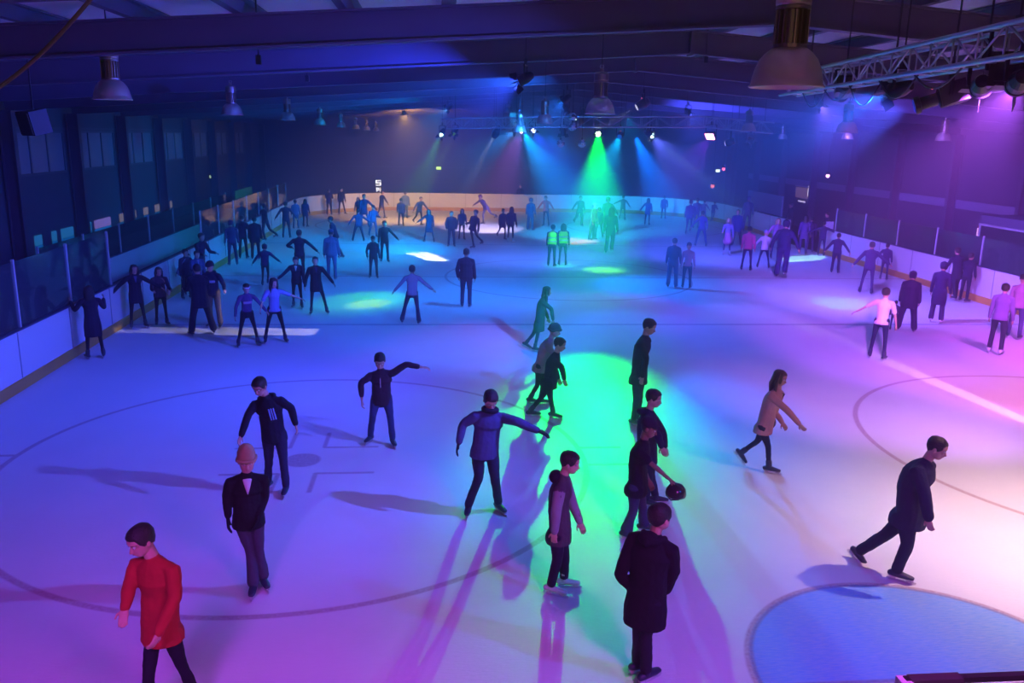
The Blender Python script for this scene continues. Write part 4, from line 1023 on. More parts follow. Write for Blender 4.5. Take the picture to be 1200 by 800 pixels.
        if hair == 'beanie':
            mb, _ = shell(lambda an: .66 if math.cos(an) > 0 else .45, 1.17, g('hattop', 1.16), 'beanie', None, fluff=0.02 if near else 0); mb.build('beanie', cloth(hc_), t, smooth=True)
            if near:
                Nn = 20; pts = [hp(.68 if math.cos(2 * math.pi * q / Nn) > 0 else .5, 2 * math.pi * q / Nn, 1.17) for q in range(Nn + 1)]
                MB().tube(pts, .085 * hh, seg=8).build('turned_brim', cloth(hc_), t, smooth=True)
        elif hair == 'cap':
            mb, _ = shell(lambda an: .70 if math.cos(an) > 0 else .55, 1.13, 1.06, 'cap', None)
            pk = g('peak', 1)
            mb.tube([H0 + hu * .74 * hh + hf * pk * .30 * hh, H0 + hu * .72 * hh + hf * pk * .55 * hh, H0 + hu * .69 * hh + hf * pk * .72 * hh], [(.30 * hh, .03 * hh), (.28 * hh, .025 * hh), (.16 * hh, .02 * hh)], lat=hs, seg=12)
            mb.build('cap', cloth(hc_), t, smooth=True)
            mb, _ = shell(lambda an: .64 if math.cos(an) > .2 else .25, 1.05, 1.0, 'hair', None); mb.build('hair', hm_, t, smooth=True)
        else:
            mb, _ = shell(lambda an: .78 if math.cos(an) > .6 else 0.02, 1.24, 1.10, 'hood', None)
            mb.build('hood', cloth(hc_), t, smooth=True)
        if g('longhair'):
            L = g('hairlen', .3) * k; bk = -hf
            mb = MB(); mb.tube([H0 + hu * .5 * hh + bk * .36 * hh, H0 + bk * .40 * hh, H0 + bk * .36 * hh - Z * L * .6, H0 + bk * .3 * hh - Z * L], [(.3 * hh, .1 * hh), (.38 * hh, .13 * hh), (.34 * hh, .11 * hh), (.15 * hh, .05 * hh)], lat=hs, seg=10)
            mb.build('hair', hm_, t, smooth=True)
    # ---- top garment
    style, tc = p['top']; c_ = cloth(tc); b = bulk
    hemL = {'jacket': .10, 'hoodie': .10, 'coat': .26, 'tee': .09, 'longcoat': .42, 'sweater': .08, 'crop': .0}[style]
    hemr = {'coat': (.185, .145), 'longcoat': (.20, .16), 'jacket': (.182, .152), 'hoodie': (.180, .142), 'tee': (.178, .136), 'sweater': (.166, .152), 'crop': (.145, .11)}[style]
    thick = {'tee': .92, 'sweater': 1.0, 'crop': .92}.get(style, 1.06) * b
    bd = (up * 0.35 + Z * 0.65).normalized() if hemL < .2 else Z
    mb = MB()
    limb(mb, [J['pel'] - bd * hemL * k, J['pel'] - bd * hemL * .4 * k, J['pel'] + up * .08 * k, J['mid'] + up * .02 * k, J['neck'] - up * .17 * k, J['neck'] - up * .075 * k, J['neck'] + up * .012 * k],
         [(hemr[0] * k * b, hemr[1] * k * b), (hemr[0] * k * b, hemr[1] * k * b), (.155 * k * thick, .118 * k * thick), (.150 * k * thick, .112 * k * thick), (.180 * k * thick, .124 * k * thick), (.150 * k * thick, .098 * k * thick), (.066 * k, .064 * k)], 16 if near else 12, 3, lat=sl, flat0=True)
    limb(mb, [J['sL'] - sl * .01 * k, J['neck'] + sl * .06 * k - up * .035 * k, J['neck'] - sl * .06 * k - up * .035 * k, J['sR'] + sl * .01 * k], [.050 * k * thick, .048 * k * thick, .048 * k * thick, .050 * k * thick], sg_, 2)
    for q, sg in (('L', 1), ('R', -1)):
        S, E_, Wr = J['s' + q], J['e' + q], J['w' + q]
        if style in ('tee', 'crop') and not g('sleeves'):
            limb(mb, [S - sl * sg * .06 * k, S, S.lerp(E_, .55), S.lerp(E_, .78)], [.062 * k, .064 * k, .060 * k, .060 * k], sg_, 2)
        else:
            fr = g('slv', 1.0); e2 = E_.lerp(Wr, fr)
            limb(mb, [S - sl * sg * .06 * k, S, S.lerp(E_, .5), E_, E_.lerp(e2, .5), e2], [.052 * k * thick, .062 * k * thick, .058 * k * thick, .052 * k * thick, .048 * k * thick, .040 * k * thick], sg_, 2)
    if g('greysleeve'):
        for q in 'LR':
            mb2 = MB(); S, E_, Wr = J['s' + q], J['e' + q], J['w' + q]
            limb(mb2, [S.lerp(E_, .15), S.lerp(E_, .5), E_, E_.lerp(Wr, .5), Wr], [.070 * k, .066 * k, .060 * k, .054 * k, .044 * k], sg_, 3)
            mb2.build('sleeve', cloth((.30, .26, .32)), t, smooth=True)
    if g('collar') or style in ('hoodie',):
        hc2 = J['neck'] + up * .01 * k - f * .05 * k
        mb.tube([hc2 + sl * .10 * k + f * .04 * k, hc2 + sl * .06 * k - f * .04 * k - Z * .01, hc2 - f * .075 * k - Z * .02, hc2 - sl * .06 * k - f * .04 * k - Z * .01, hc2 - sl * .10 * k + f * .04 * k], [.03 * k, .045 * k, .055 * k, .045 * k, .03 * k], seg=9)
    top = mb.build({'jacket': 'jacket', 'hoodie': 'hoodie', 'coat': 'coat', 'longcoat': 'coat', 'tee': 't_shirt', 'sweater': 'sweater', 'crop': 'crop_top'}[style], c_, t, voxel=vx, sm=4 if near else 2)
    if near: add_folds(top, k)
    chest = J['neck'] - up * .2 * k
    nfwd = sl.cross(up)
    if nfwd.dot(f) < 0: nfwd = -nfwd
    if g('zip'):
        MB().tube([J['neck'] - up * (.03 + .05 * i) * k + nfwd * (.07 + .055 * min(1, i / 2.5)) * k * thick for i in range(8)], .007 * k, seg=6).build('zip', cloth(g('zip')), t)
    if g('vneck'):
        mb = MB(); o_ = nfwd * .118 * k * thick
        a0 = J['neck'] - up * .02 * k + nfwd * .078 * k
        mb.tube([a0 + sl * .001, J['neck'] - up * .09 * k + nfwd * .112 * k * thick, J['neck'] - up * .17 * k + nfwd * .124 * k * thick], [(.05 * k, .012 * k), (.03 * k, .010 * k), (.006 * k, .006 * k)], lat=sl, seg=8)
        mb.build('shirt', cloth(g('vneck')), t, smooth=True)
    if g('stripes'):
        for i_, dx in enumerate((.030, .062, .094)):
            a0 = J['neck'] - up * .12 * k + sl * dx * k + nfwd * (.135 - .10 * dx) * k * thick
            MB().tube([a0, a0 - up * .07 * k, a0 - up * .16 * k - nfwd * .004], [(.011 * k, .010 * k)] * 3, lat=sl, seg=8).build('chest_stripe', cloth(g('stripes')), t)
    if g('chestpatch'):
        a0 = J['neck'] - up * .22 * k + nfwd * .105 * k * thick
        MB().tube([a0 + sl * .10 * k, a0 + nfwd * .018 * k, a0 - sl * .10 * k], [(.035 * k, .02 * k)] * 3, lat=up, seg=8).build('chest_print', cloth(g('chestpatch')), t)
    if g('vest'):
        mb = MB(); th2 = thick * 1.10
        limb(mb, [J['pel'] + up * .0 * k, J['pel'] + up * .08 * k, J['mid'] + up * .02 * k, J['neck'] - up * .17 * k, J['neck'] - up * .075 * k, J['neck'] - up * .01 * k],
             [(.17 * k * th2, .13 * k * th2), (.165 * k * th2, .125 * k * th2), (.160 * k * th2, .12 * k * th2), (.178 * k * th2, .128 * k * th2), (.165 * k * th2, .105 * k * th2), (.08 * k, .072 * k)], 14, 3, lat=sl)
        v_ = mb.build('hi_vis_vest', mat('hi_vis_yellow', g('vest'), rough=0.5, emit=(0.25, 0.8, 0.02), estr=0.0), t, smooth=True)
        for hh_ in (.10, .24):
            c = J['pel'] + up * hh_ * k; Nn = 18; mb = MB()
            rr = (.172 * k * th2, .131 * k * th2)
            fwd_ = sl.cross(up)
            vs = [c + up * z_ * k + sl * math.cos(2 * math.pi * q / Nn) * rr[0] * e_ + fwd_ * math.sin(2 * math.pi * q / Nn) * rr[1] * e_ for z_, e_ in ((-.025, 1.0), (-.025, 1.04), (.025, 1.04), (.025, 1.0)) for q in range(Nn)]
            fs = [(j * Nn + q, j * Nn + (q + 1) % Nn, ((j + 1) % 4) * Nn + (q + 1) % Nn, ((j + 1) % 4) * Nn + q) for j in range(4) for q in range(Nn)]
            mb.add(vs, fs); mb.build('reflective_band', mat('silver_band', (.6, .62, .6), rough=0.3, metal=0.3), v_)
    if g('lowhood'):
        hc2 = J['neck'] + up * .0 * k - f * .085 * k
        MB().ball(hc2, (.10 * k, .075 * k, .075 * k), 14, 9, Matrix((sl, f, Z)).transposed()).build('hood', cloth(g('lowhood')), t, smooth=True)
    if g('scarf'):
        Nn = 16; c = J['neck'] + up * .03 * k
        pts = [c + sl * math.cos(a) * .085 * k + f * math.sin(a) * .08 * k for a in [2 * math.pi * q / Nn for q in range(Nn + 1)]]
        MB().tube(pts, .034 * k, seg=8).build('scarf', cloth(g('scarf')), t, smooth=True)
    if g('scarftail'):
        a0 = J['neck'] - up * .02 * k + nfwd * .10 * k + sl * .04 * k
        MB().tube([a0, a0 - up * .16 * k + nfwd * .05 * k, a0 - up * .32 * k + nfwd * .03 * k], [(.045 * k, .015 * k)] * 3, lat=sl, seg=8).build('scarf', cloth(g('scarftail')), t, smooth=True)
    # ---- lower garment
    lc = cloth(p['legs'][1]); ls_ = p['legs'][0]
    rr = {'jeans': (.090, .080, .060, .056, .054), 'slim': (.090, .068, .048, .044, .034), 'baggy': (.105, .090, .074, .072, .076), 'flare': (.088, .072, .052, .058, .074)}[ls_]
    bl = (1 + (b - 1) * .6) * g('legscale', 1.0)
    mb = MB()
    limb(mb, [J['pel'] - up * .07 * k, J['pel'], J['pel'] + up * .09 * k], [(.125 * k * bl, .105 * k * bl), (.150 * k * bl, .116 * k * bl), (.135 * k * bl, .10 * k * bl)], 14, 2, lat=s)
    for q in 'LR':
        Hh, K, A = J['h' + q], J['k' + q], J['a' + q]
        ad = (A - K).normalized()
        limb(mb, [Hh + Z * .02 * k, Hh.lerp(K, .45), K, K.lerp(A, .45), A - ad * .01 * k], [r_ * k * bl for r_ in rr], sg_ + 2, 3)
    tr = mb.build('trousers' if ls_ != 'slim' else 'leggings', lc, t, voxel=vx, sm=4 if near else 2)
    if near: add_folds(tr, k)
    if g('skirt'):
        mb = MB(); limb(mb, [J['pel'] - Z * .30 * k, J['pel'] - Z * .12 * k, J['pel'] + up * .10 * k], [(.22 * k, .18 * k), (.18 * k, .14 * k), (.14 * k, .11 * k)], 16, 2, lat=s)
        mb.build('skirt', cloth(g('skirt')), t, smooth=True)
    if g('bag'):
        col, sd_ = g('bag'); c = J['pel'] + Z * .03 * k + s * sd_ * .24 * k
        o_ = MB().ball(c, (.06 * k, .13 * k, .14 * k), 12, 8, Matrix((s, f, Z)).transposed()).build('shoulder_bag', cloth(col), t, smooth=True)
        MB().tube([c + Z * .1 * k, J['neck'] - up * .08 * k + s * sd_ * .1 * k + f * .12 * k, J['neck'] - s * sd_ * .06 * k], .010 * k, seg=6).build('strap', cloth(col), o_)
    if g('hold'):
        col, r_, q = g('hold'); c = J['w' + q] + J['hd' + q] * .10 * k
        pass
    # ---- skates
    bm_ = M_BOOTW if g('boots') == 'w' else M_BOOT
    for q in 'LR':
        A, fd = J['a' + q], J['f' + q]; sh = (J['a' + q] - J['k' + q]).normalized()
        upf = (Z - fd * Z.dot(fd)).normalized(); lt = fd.cross(upf)
        mb = MB()
        limb(mb, [A - sh * .07 * k, A, A - upf * .045 * k - fd * .01 * k], [.050 * k, .050 * k, .044 * k], sg_, 2)
        mb.tube([A - upf * .052 * k - fd * .065 * k, A - upf * .045 * k - fd * .02 * k, A - upf * .050 * k + fd * .05 * k, A - upf * .058 * k + fd * .12 * k, A - upf * .062 * k + fd * .175 * k],
                [(.036 * k, .034 * k), (.042 * k, .044 * k), (.044 * k, .038 * k), (.044 * k, .028 * k), (.034 * k, .020 * k)], lat=lt, seg=sg_)
        sk = mb.build('skate', bm_, t, smooth=True)
        Mx = Matrix((lt, fd, upf)).transposed()
        c = A - upf * .095 * k + fd * .055 * k
        mb = MB(); mb.box(c + upf * .008 * k, (.034 * k, .27 * k, .012 * k), Mx)
        for o_ in (-.085, .085): mb.box(c + fd * o_ * k - upf * .008 * k, (.016 * k, .06 * k, .03 * k), Mx)
        mb.build('blade_holder', M_SOLE, sk)
        mb = MB(); pr = [(-.15, -.024), (-.145, -.038), (-.12, -.045), (.13, -.045), (.155, -.036), (.165, -.018), (.155, -.012), (-.15, -.014)]
        vs = [c + fd * a_ * k + upf * z_ * k + lt * x_ * .0025 for x_ in (-1, 1) for a_, z_ in pr]; n8 = len(pr)
        mb.add(vs, [tuple(range(n8)), tuple(reversed(range(n8, 2 * n8)))] + [(i, (i + 1) % n8, (i + 1) % n8 + n8, i + n8) for i in range(n8)])
        mb.build('blade', M_BLADE, sk)
    return t

FOLD = None
def add_folds(o, k):
    global FOLD
    if FOLD is None:
        FOLD = bpy.data.textures.new('cloth_folds', 'CLOUDS'); FOLD.noise_scale = 0.11; FOLD.noise_depth = 2
    d = o.modifiers.new('folds', 'DISPLACE'); d.texture = FOLD; d.strength = 0.016 * k; d.mid_level = 0.5; d.texture_coords = 'LOCAL'

def ztop_at(P, y_px):
    lo, hi = 0.3, 2.6
    for _ in range(30):
        m_ = (lo + hi) / 2
        if proj(P + Z * m_)[1] > y_px: lo = m_
        else: hi = m_
    return (lo + hi) / 2
def inside(P, mg=0.36):
    """keep a figure clear of the boards"""
    x0, x1, y0, y1, r = BX0 + mg, BX1 - mg, BY0 + mg, BY1 - mg, BR - mg
    x = min(max(P.x, x0), x1); y = min(max(P.y, y0), y1)
    cx = min(max(x, x0 + r), x1 - r); cyy = min(max(y, y0 + r), y1 - r)
    d = math.hypot(x - cx, y - cyy)
    if d > r: x = cx + (x - cx) * r / d; y = cyy + (y - cyy) * r / d
    return Vector((x, y, 0))
def skater(px, yf, yt, face, top, legs, hair, label, at=None, **kw):
    P = inside(G(px, yf), 0.42 if px > 200 or yf < 400 else 0.5) if at is None else Vector((at[0], at[1], 0.0))
    p = dict(kw); p.update(P=P, face=face, top=top, legs=legs, hair=hair, label=label)
    p['ztop'] = ztop_at(P, yt) if at is None else yt
    make_person(p, pose_param(p))
def skater_px(P, H, face, top, legs, hair, label, **kw):
    p = dict(kw); P = G(*P); p.update(P=P, face=face, top=top, legs=legs, hair=hair, label=label, k=H / 1.75)
    J = pose_px(p); make_person(p, J); return J

NAVY = (.022, .026, .06); BLACK = (.012, .012, .016); DGREY = (.05, .05, .06); DBLUE = (.025, .035, .11); JEAN = (.035, .045, .12); MAROON = (.07, .015, .03)
PINK = (.60, .28, .34); WHITE = (.72, .72, .75); CREAM = (.55, .45, .32); GREY = (.22, .22, .26); PURP = (.10, .05, .16); RED = (.46, .028, .028); TAN = (.32, .22, .13); DGREEN = (.02, .08, .06); LBLUE = (.25, .38, .6); HIVIS = (.45, 1.0, .04)

# --- nearest skaters, posed joint by joint
skater_px((190, 848), 1.80, -52, ('sweater', RED), ('jeans', (.012, .010, .022)), 'short', 'man in a bright red sweater and dark trousers at the bottom left',
  hd=(165, 632), neck=(179, 655), pel=(190, 738), sh=-42, eL=(205, 700, .20), wL=(187, 739, .30), eR=(151, 690, -.02), wR=(147, 711, .10),
  kL=(213, 778, .06), aL=(236, 828, -.02), kR=(174, 790, .12), aR=(176, 838, .10), head=(22, -8), slv=1.02, bulk=1.08, legscale=.80, footL=(0, 10), footR=(0, -5))
skater_px((303, 686), 1.74, 2, ('jacket', BLACK), ('flare', (.06, .06, .085)), 'beanie', 'person in a pale knitted hat, black jacket and grey flared trousers, lower left',
  hd=(289, 539), neck=(289, 556), pel=(291, 606), eL=(310, 582, -.02), wL=(303, 603, .10), eR=(266, 582, 0), wR=(267, 604, .08), kL=(304, 644, .06), aL=(308, 674, 'g'), kR=(293, 646, .04), aR=(297, 682, 'g'),
  head=(12, 0), vneck=WHITE, hatc=(.46, .31, .17), hattop=1.34, gloves=BLACK, tilt=0)
skater_px((327, 578), 1.76, -25, ('hoodie', (.012, .014, .03)), ('jeans', NAVY), 'short', 'man in black zipped top with pale blue chest stripes, looking down',
  hd=(304, 452), neck=(312, 466), pel=(321, 508), sh=-12, eL=(341, 478, 0), wL=(346, 496, .06), eR=(291, 486, .05), wR=(283, 509, .14), kL=(332, 537, .10), aL=(335, 568, 'g'), kR=(315, 538, .0), aR=(314, 563, 'g'),
  head=(30, -8), stripes=(.25, .5, .85), bulk=1.02, tilt=0)
skater_px((448, 521), 1.72, -5, ('jacket', (.04, .012, .03)), ('jeans', (.035, .04, .13)), 'short', 'man in a dark zipped top holding one arm straight out sideways',
  hd=(445, 422), neck=(446, 434), pel=(447, 466), eL=(476, 427, .05), wL=(494, 430, .10), eR=(423, 449, .02), wR=(424, 468, .10), kL=(457, 486, .10), aL=(460, 513, 'g'), kR=(437, 486, .08), aR=(434, 509, 'g'),
  head=(35, 5), zip=WHITE, slv=.75, tilt=6, footR=(0, -22), footL=(0, 18))
skater_px((567, 603), 1.80, 10, ('jacket', (.07, .07, .17)), ('jeans', (.022, .024, .055)), 'short', 'man in a padded slate blue jacket, scarf and black gloves, arms spread for balance',
  hd=(575, 468), neck=(574, 482), pel=(568, 526), eL=(606, 494, .10), wL=(629, 504, .16), eR=(543, 497, .02), wR=(538, 517, .08), kL=(580, 560, .12), aL=(584, 588, 'g'), kR=(561, 558, .10), aR=(549, 591, 'g'),
  head=(38, 5), gloves=BLACK, scarf=(.015, .015, .03), bulk=1.08, footR=(0, -15), footL=(0, 20))
skater_px((652, 695), 1.72, 82, ('jacket', (.09, .06, .08)), ('jeans', (.02, .014, .04)), 'short', 'person in a dark body warmer with grey sleeves and pinkish skates, lower centre',
  hd=(668, 541), neck=(660, 559), pel=(655, 624), sh=82, eR=(652, 598, .24), wR=(650, 622, .26), eL=(671, 590, -.22), wL=(679, 610, -.15), kR=(653, 655, .10), aR=(646, 684, 'g'), kL=(661, 652, -.10), aL=(661, 676, 'g'),
  head=(14, 0), lowhood=(.02, .012, .03), boots='w', greysleeve=1)
skater_px((755, 797), 1.80, 150, ('coat', (.010, .008, .016)), ('jeans', (.018, .016, .03)), 'short', 'person in a thick black hooded coat seen from behind, bottom centre',
  hd=(773, 605), neck=(767, 628), pel=(757, 700), sh=160, eL=(727, 672, .02), wL=(743, 692, -.12), eR=(789, 668, .02), wR=(780, 694, -.14), kL=(749, 738, 0), aL=(747, 774, -.08), kR=(757, 740, .05), aR=(757, 785, 'g'),
  head=(6, -12), collar=1, lowhood=(.010, .008, .016), bulk=1.10, footL=(15, -10))
J8 = skater_px((742, 630), 1.76, 78, ('tee', (.012, .010, .018)), ('flare', (.05, .05, .11)), 'cap', 'man in a black t-shirt, dark cap and jeans carrying a dark helmet, centre right',
  hd=(761, 500), neck=(754, 517), pel=(746, 570), sh=78, eR=(762, 542, .22), wR=(783, 560, .28), eL=(752, 545, -.2), wL=(760, 562, -.1), kR=(742, 598, .10), aR=(734, 621, 'g'), kL=(753, 594, -.06), aL=(755, 612, -.1),
  head=(25, 0), peak=1, bulk=1.12, brown=1)
skater_px((764, 592), 1.74, 88, ('hoodie', (.02, .022, .06)), ('jeans', NAVY), 'short', 'person in a navy padded top half hidden behind the man in the dark cap',
  hd=(766, 466), neck=(761, 482), pel=(758, 534), eR=(770, 508, .2), wR=(775, 522, .24), eL=(776, 505, -.12), wL=(779, 522, -.05), kR=(760, 560, 0), aR=(757, 583, 'g'), kL=(763, 560, -.1), aL=(768, 580, 'g'), head=(12, -10), bulk=1.1)
skater_px((744, 499), 1.90, 78, ('jacket', (.014, .014, .03)), ('jeans', (.02, .03, .06)), 'short', 'tall man in black top and dark jeans on the right rim of the green patch',
  hd=(761, 382), neck=(756, 395), pel=(748, 442), sh=70, eR=(757, 420, .16), wR=(753, 440, .20), eL=(748, 420, -.2), wL=(745, 440, -.2), kR=(746, 468, .05), aR=(743, 490, 'g'), kL=(749, 467, -.08), aL=(746, 487, 'g'), head=(22, 0), tilt=0)
skater_px((900, 553), 1.66, 75, ('jacket', (.55, .26, .26)), ('slim', (.012, .012, .03)), 'long', 'girl with long brown hair in a pink jacket and black leggings, skating right',
  hd=(914, 442), neck=(911, 457), pel=(895, 500), sh=60, eR=(924, 482, .20), wR=(936, 496, .25), eL=(908, 482, -.2), wL=(916, 494, -.15), kR=(900, 522, .06), aR=(901, 545, 'g'), kL=(887, 517, -.06), aL=(870, 529, -.10), head=(18, 0),
  hc='b', hairlen=.30, bag=((.12, .04, .06), 1), footL=(45, 0), footR=(0, 10))
skater_px((1054, 678), 1.80, 80, ('jacket', (.022, .024, .055)), ('jeans', (.018, .020, .045)), 'crop', 'stocky bearded man in a navy jacket striding to the right, bright pink ice behind',
  hd=(1098, 524), neck=(1085, 541), pel=(1065, 604), sh=72, eR=(1083, 577, .26), wR=(1088, 606, .32), eL=(1078, 570, -.2), wL=(1084, 592, -.15), kR=(1063, 638, .10), aR=(1051, 667, 'g'), kL=(1038, 626, -.12), aL=(1008, 645, -.25), head=(20, 5),
  bulk=1.32, bend=.06, footL=(40, 0), footR=(0, 5))
skater_px((632, 411), 1.62, 82, ('coat', (.03, .07, .06)), ('slim', NAVY), 'long', 'person with long dark hair and dark green jacket skating right across the centre',
  hd=(641, 341), neck=(638, 349), pel=(632, 376), eR=(646, 362, .15), wR=(648, 374, .18), eL=(638, 362, -.15), wL=(642, 372, -.1), kR=(630, 392, .05), aR=(627, 406, 'g'), kL=(625, 391, -.06), aL=(617, 401, -.12), head=(8, 0), hairlen=.38, footL=(25, 0))
skater_px((632, 473), 1.72, 82, ('jacket', (.50, .22, .28)), ('slim', (.02, .015, .03)), 'beanie', 'person in a dusty pink jacket partly behind a dark clad skater, centre',
  hd=(650, 387), neck=(645, 398), pel=(633, 429), eR=(648, 414, .15), wR=(650, 427, .2), eL=(644, 412, -.15), wL=(650, 424, -.15), kR=(630, 450, .02), aR=(622, 465, 'g'), kL=(636, 450, -.05), aL=(634, 466, 'g'), head=(15, 0), hatc=(.05, .12, .08))
skater_px((642, 489), 1.74, 78, ('jacket', (.012, .014, .03)), ('slim', (.014, .018, .035)), 'short', 'person in a black jacket with a dark bag walking right beside the pink jacket',
  hd=(656, 403), neck=(652, 415), pel=(644, 448), eR=(658, 430, .15), wR=(661, 443, .2), eL=(650, 430, -.15), wL=(654, 442, -.12), kR=(645, 466, .08), aR=(648, 482, 'g'), kL=(635, 465, -.05), aL=(622, 480, 'g'), head=(18, 0), bag=((.01, .01, .02), -1))
# sleeve colour of the body warmer is shown by grey arms
# helmet carried by the man in the cap
c = J8['wR'] + J8['hdR'] * 0.13 - Z * 0.05
t = empty('skating_helmet', c, 'round dark helmet carried low in the hand of the capped man', 'helmet')
MB().lathe([(.125, 0), (.13, .03), (.12, .09), (.08, .14), (.02, .16)], c - Z * .09, Z, 16).build('helmet_shell', mat('glossy_dark_shell', (.03, .02, .02), rough=.2), t, smooth=True)
MB().tube([c + Vector((.12, 0, -.08)), c + Vector((.05, .03, -.16)), c + Vector((-.05, .03, -.16)), c + Vector((-.12, 0, -.08))], .008, seg=6).build('chin_strap', M_BLK, t)

W_, B_ = 'out', 'down'
A_OUT = (62, 5, 5, 62); A_HALF = (38, 0, 10, 34); A_DN = (10, 3, 14); A_FW = (12, 25, 60, 0); A_HIP = (35, -20, 75, -15); A_POCK = (18, -12, 40, -5)
ST = ((2, 4, 5), (-2, 4, 5)); WIDE = ((2, 13, 6), (-2, 13, 8)); WALK = ((16, 4, 14), (-14, 4, 14)); GLIDE = ((10, 4, 22), (-22, 6, 30)); KICK = ((14, 4, 22), (-38, 8, 32))
def sk(px, yf, yt, face, top, tc, legs, lc, hair, label, aL=A_DN, aR=A_DN, st=ST, **kw):
    if face < 0 and st in (GLIDE, KICK, WALK): st = (st[1], st[0])
    skater(px, yf, yt, face, (top, tc), (legs, lc), hair, label, aL=aL, aR=aR, lL=st[0], lR=st[1], **kw)
# --- middle distance, left part
sk(291, 405, 331, 15, 'crop', PURP, 'slim', BLACK, 'headband', 'girl with pale headband, bare midriff and black leggings holding arms low', A_HALF, (25, 5, 25), WIDE, sleeves=1, boots=None, head=(18, -10), chestpatch=(.5, .35, .5))
sk(323, 401, 325, 10, 'tee', (.28, .30, .62), 'slim', BLACK, 'curly', 'girl with big dark curly hair in a light blue t-shirt beside the headband girl', (66, 10, 5, 66), (30, 15, 35), WIDE, hairlen=.30, head=(8, 10))
sk(374, 368, 300, 5, 'coat', BLACK, 'slim', BLACK, 'short', 'person with lit face in a black open coat, feet apart, left of the yellow pool', A_HALF, (20, -5, 20), ((5, 16, 4), (0, 6, 4)), head=(5, -5), vneck=(.05, .04, .1))
sk(349, 361, 300, -5, 'jacket', (.02, .02, .05), 'slim', BLACK, 'pony', 'girl in a dark jacket over light top, arm swung out, behind the curly haired girl', A_DN, (45, 10, 5, 48), ST, vneck=WHITE, head=(22, 0))
sk(352, 330, 269, 170, 'sweater', (.02, .018, .035), 'slim', BLACK, 'short', 'man in black with elbows stuck out, seen from behind, left centre', (50, -5, 75, -20), (52, 0, 5, 45), ST, bulk=1.05)
sk(311, 335, 286, 172, 'jacket', (.03, .02, .07), 'slim', BLACK, 'hood', 'child in a dark hooded jacket with both arms held out low, by left group', A_HALF, (48, 0, 5, 50), GLIDE, hatc=(.03, .02, .06))
sk(389, 327, 268, 175, 'jacket', (.10, .17, .30), 'jeans', (.08, .15, .3), 'cap', 'person in a washed blue jacket and pale jeans walking away, left centre', A_DN, A_DN, WALK, hatc=(.05, .1, .2), bulk=1.12)
sk(396, 302, 253, -100, 'jacket', (.02, .02, .05), 'jeans', BLACK, 'short', 'stooping man in dark jacket just behind the washed blue jacket', A_POCK, A_POCK, WALK, lean=14)
sk(420, 283, 245, 178, 'jacket', (.03, .06, .16), 'jeans', NAVY, 'short', 'person with legs astride and left arm out, on the cyan ice', A_HALF, (55, 0, 5, 55), ((2, 17, 5), (2, 15, 5)))
sk(438, 326, 276, 0, 'hoodie', (.012, .02, .05), 'jeans', NAVY, 'cap', 'person in a dark hoodie and cap standing on the turquoise patch', A_DN, A_POCK, ST, hatc=BLACK)
sk(451, 307, 258, 5, 'jacket', (.012, .016, .04), 'jeans', NAVY, 'short', 'person in a dark jacket with one arm swung out, behind the capped hoodie', (42, 0, 8, 42), A_DN, ((4, 4, 10), (-4, 3, 6)))
sk(437, 278, 240, 20, 'jacket', (.06, .13, .3), 'jeans', (.06, .12, .26), 'cap', 'person in mid blue jacket and jeans under the white display sign', A_FW, A_DN, WALK, hatc=NAVY)
sk(428, 267, 227, 10, 'coat', (.05, .09, .22), 'flare', (.12, .2, .4), 'short', 'person in a blue coat and wide pale trousers before the far boards', (45, 10, 10, 45), A_DN, ((3, 12, 4), (0, 6, 4)))
sk(421, 262, 231, -20, 'jacket', NAVY, 'jeans', NAVY, 'long', 'dark haired person in navy beside the blue coat near far boards', A_HIP, A_DN, ST)
sk(446, 256, 223, 60, 'coat', (.02, .03, .09), 'slim', NAVY, 'hood', 'person in a long dark coat stepping right along the far boards under the sign', (35, 15, 10), A_DN, WALK, hatc=NAVY)
sk(401, 251, 220, 20, 'jacket', (.02, .02, .06), 'slim', NAVY, 'short', 'person standing legs apart against the peach lit far boards', A_DN, A_DN, ((5, 12, 3), (-3, 5, 3)))
sk(386, 252, 221, 175, 'jacket', (.03, .02, .07), 'jeans', NAVY, 'short', 'person in a dark top with pale chest band at the left end of far boards', A_FW, A_FW, ST, bulk=1.15)
sk(358, 266, 233, 160, 'coat', (.05, .02, .09), 'slim', NAVY, 'long', 'person in a plum coat in the far left corner of the rink', A_DN, A_DN, ST)
sk(347, 268, 234, 175, 'jacket', (.08, .12, .3), 'jeans', (.06, .1, .22), 'short', 'person in a faded blue jacket beside the plum coat, far left corner', A_DN, A_DN, ST)
sk(336, 279, 236, 175, 'jacket', (.015, .02, .06), 'jeans', NAVY, 'short', 'person in navy holding both arms away from the body, far left by boards', A_HALF, A_HALF, ((3, 6, 4), (-3, 6, 4)))
sk(316, 282, 238, -60, 'jacket', (.015, .02, .06), 'jeans', NAVY, 'hood', 'person in a dark hood reaching back to the left boards', (20, 10, 10), (60, -20, 5, 65), GLIDE, hatc=NAVY)
sk(300, 304, 254, 175, 'coat', (.012, .012, .03), 'jeans', BLACK, 'short', 'person in a big dark coat, rightmost of the trio at the left boards', A_DN, A_DN, ST, bulk=1.2)
sk(284, 303, 252, 170, 'jacket', (.02, .018, .05), 'jeans', BLACK, 'short', 'person in dark clothes, middle of the trio at the left boards', A_POCK, A_POCK, ST)
sk(268, 311, 258, 185, 'jacket', (.05, .04, .12), 'jeans', (.04, .03, .09), 'hood', 'person in a greyish purple hooded top, leftmost of the trio at the left boards', A_DN, A_DN, ST, hatc=(.04, .03, .09))
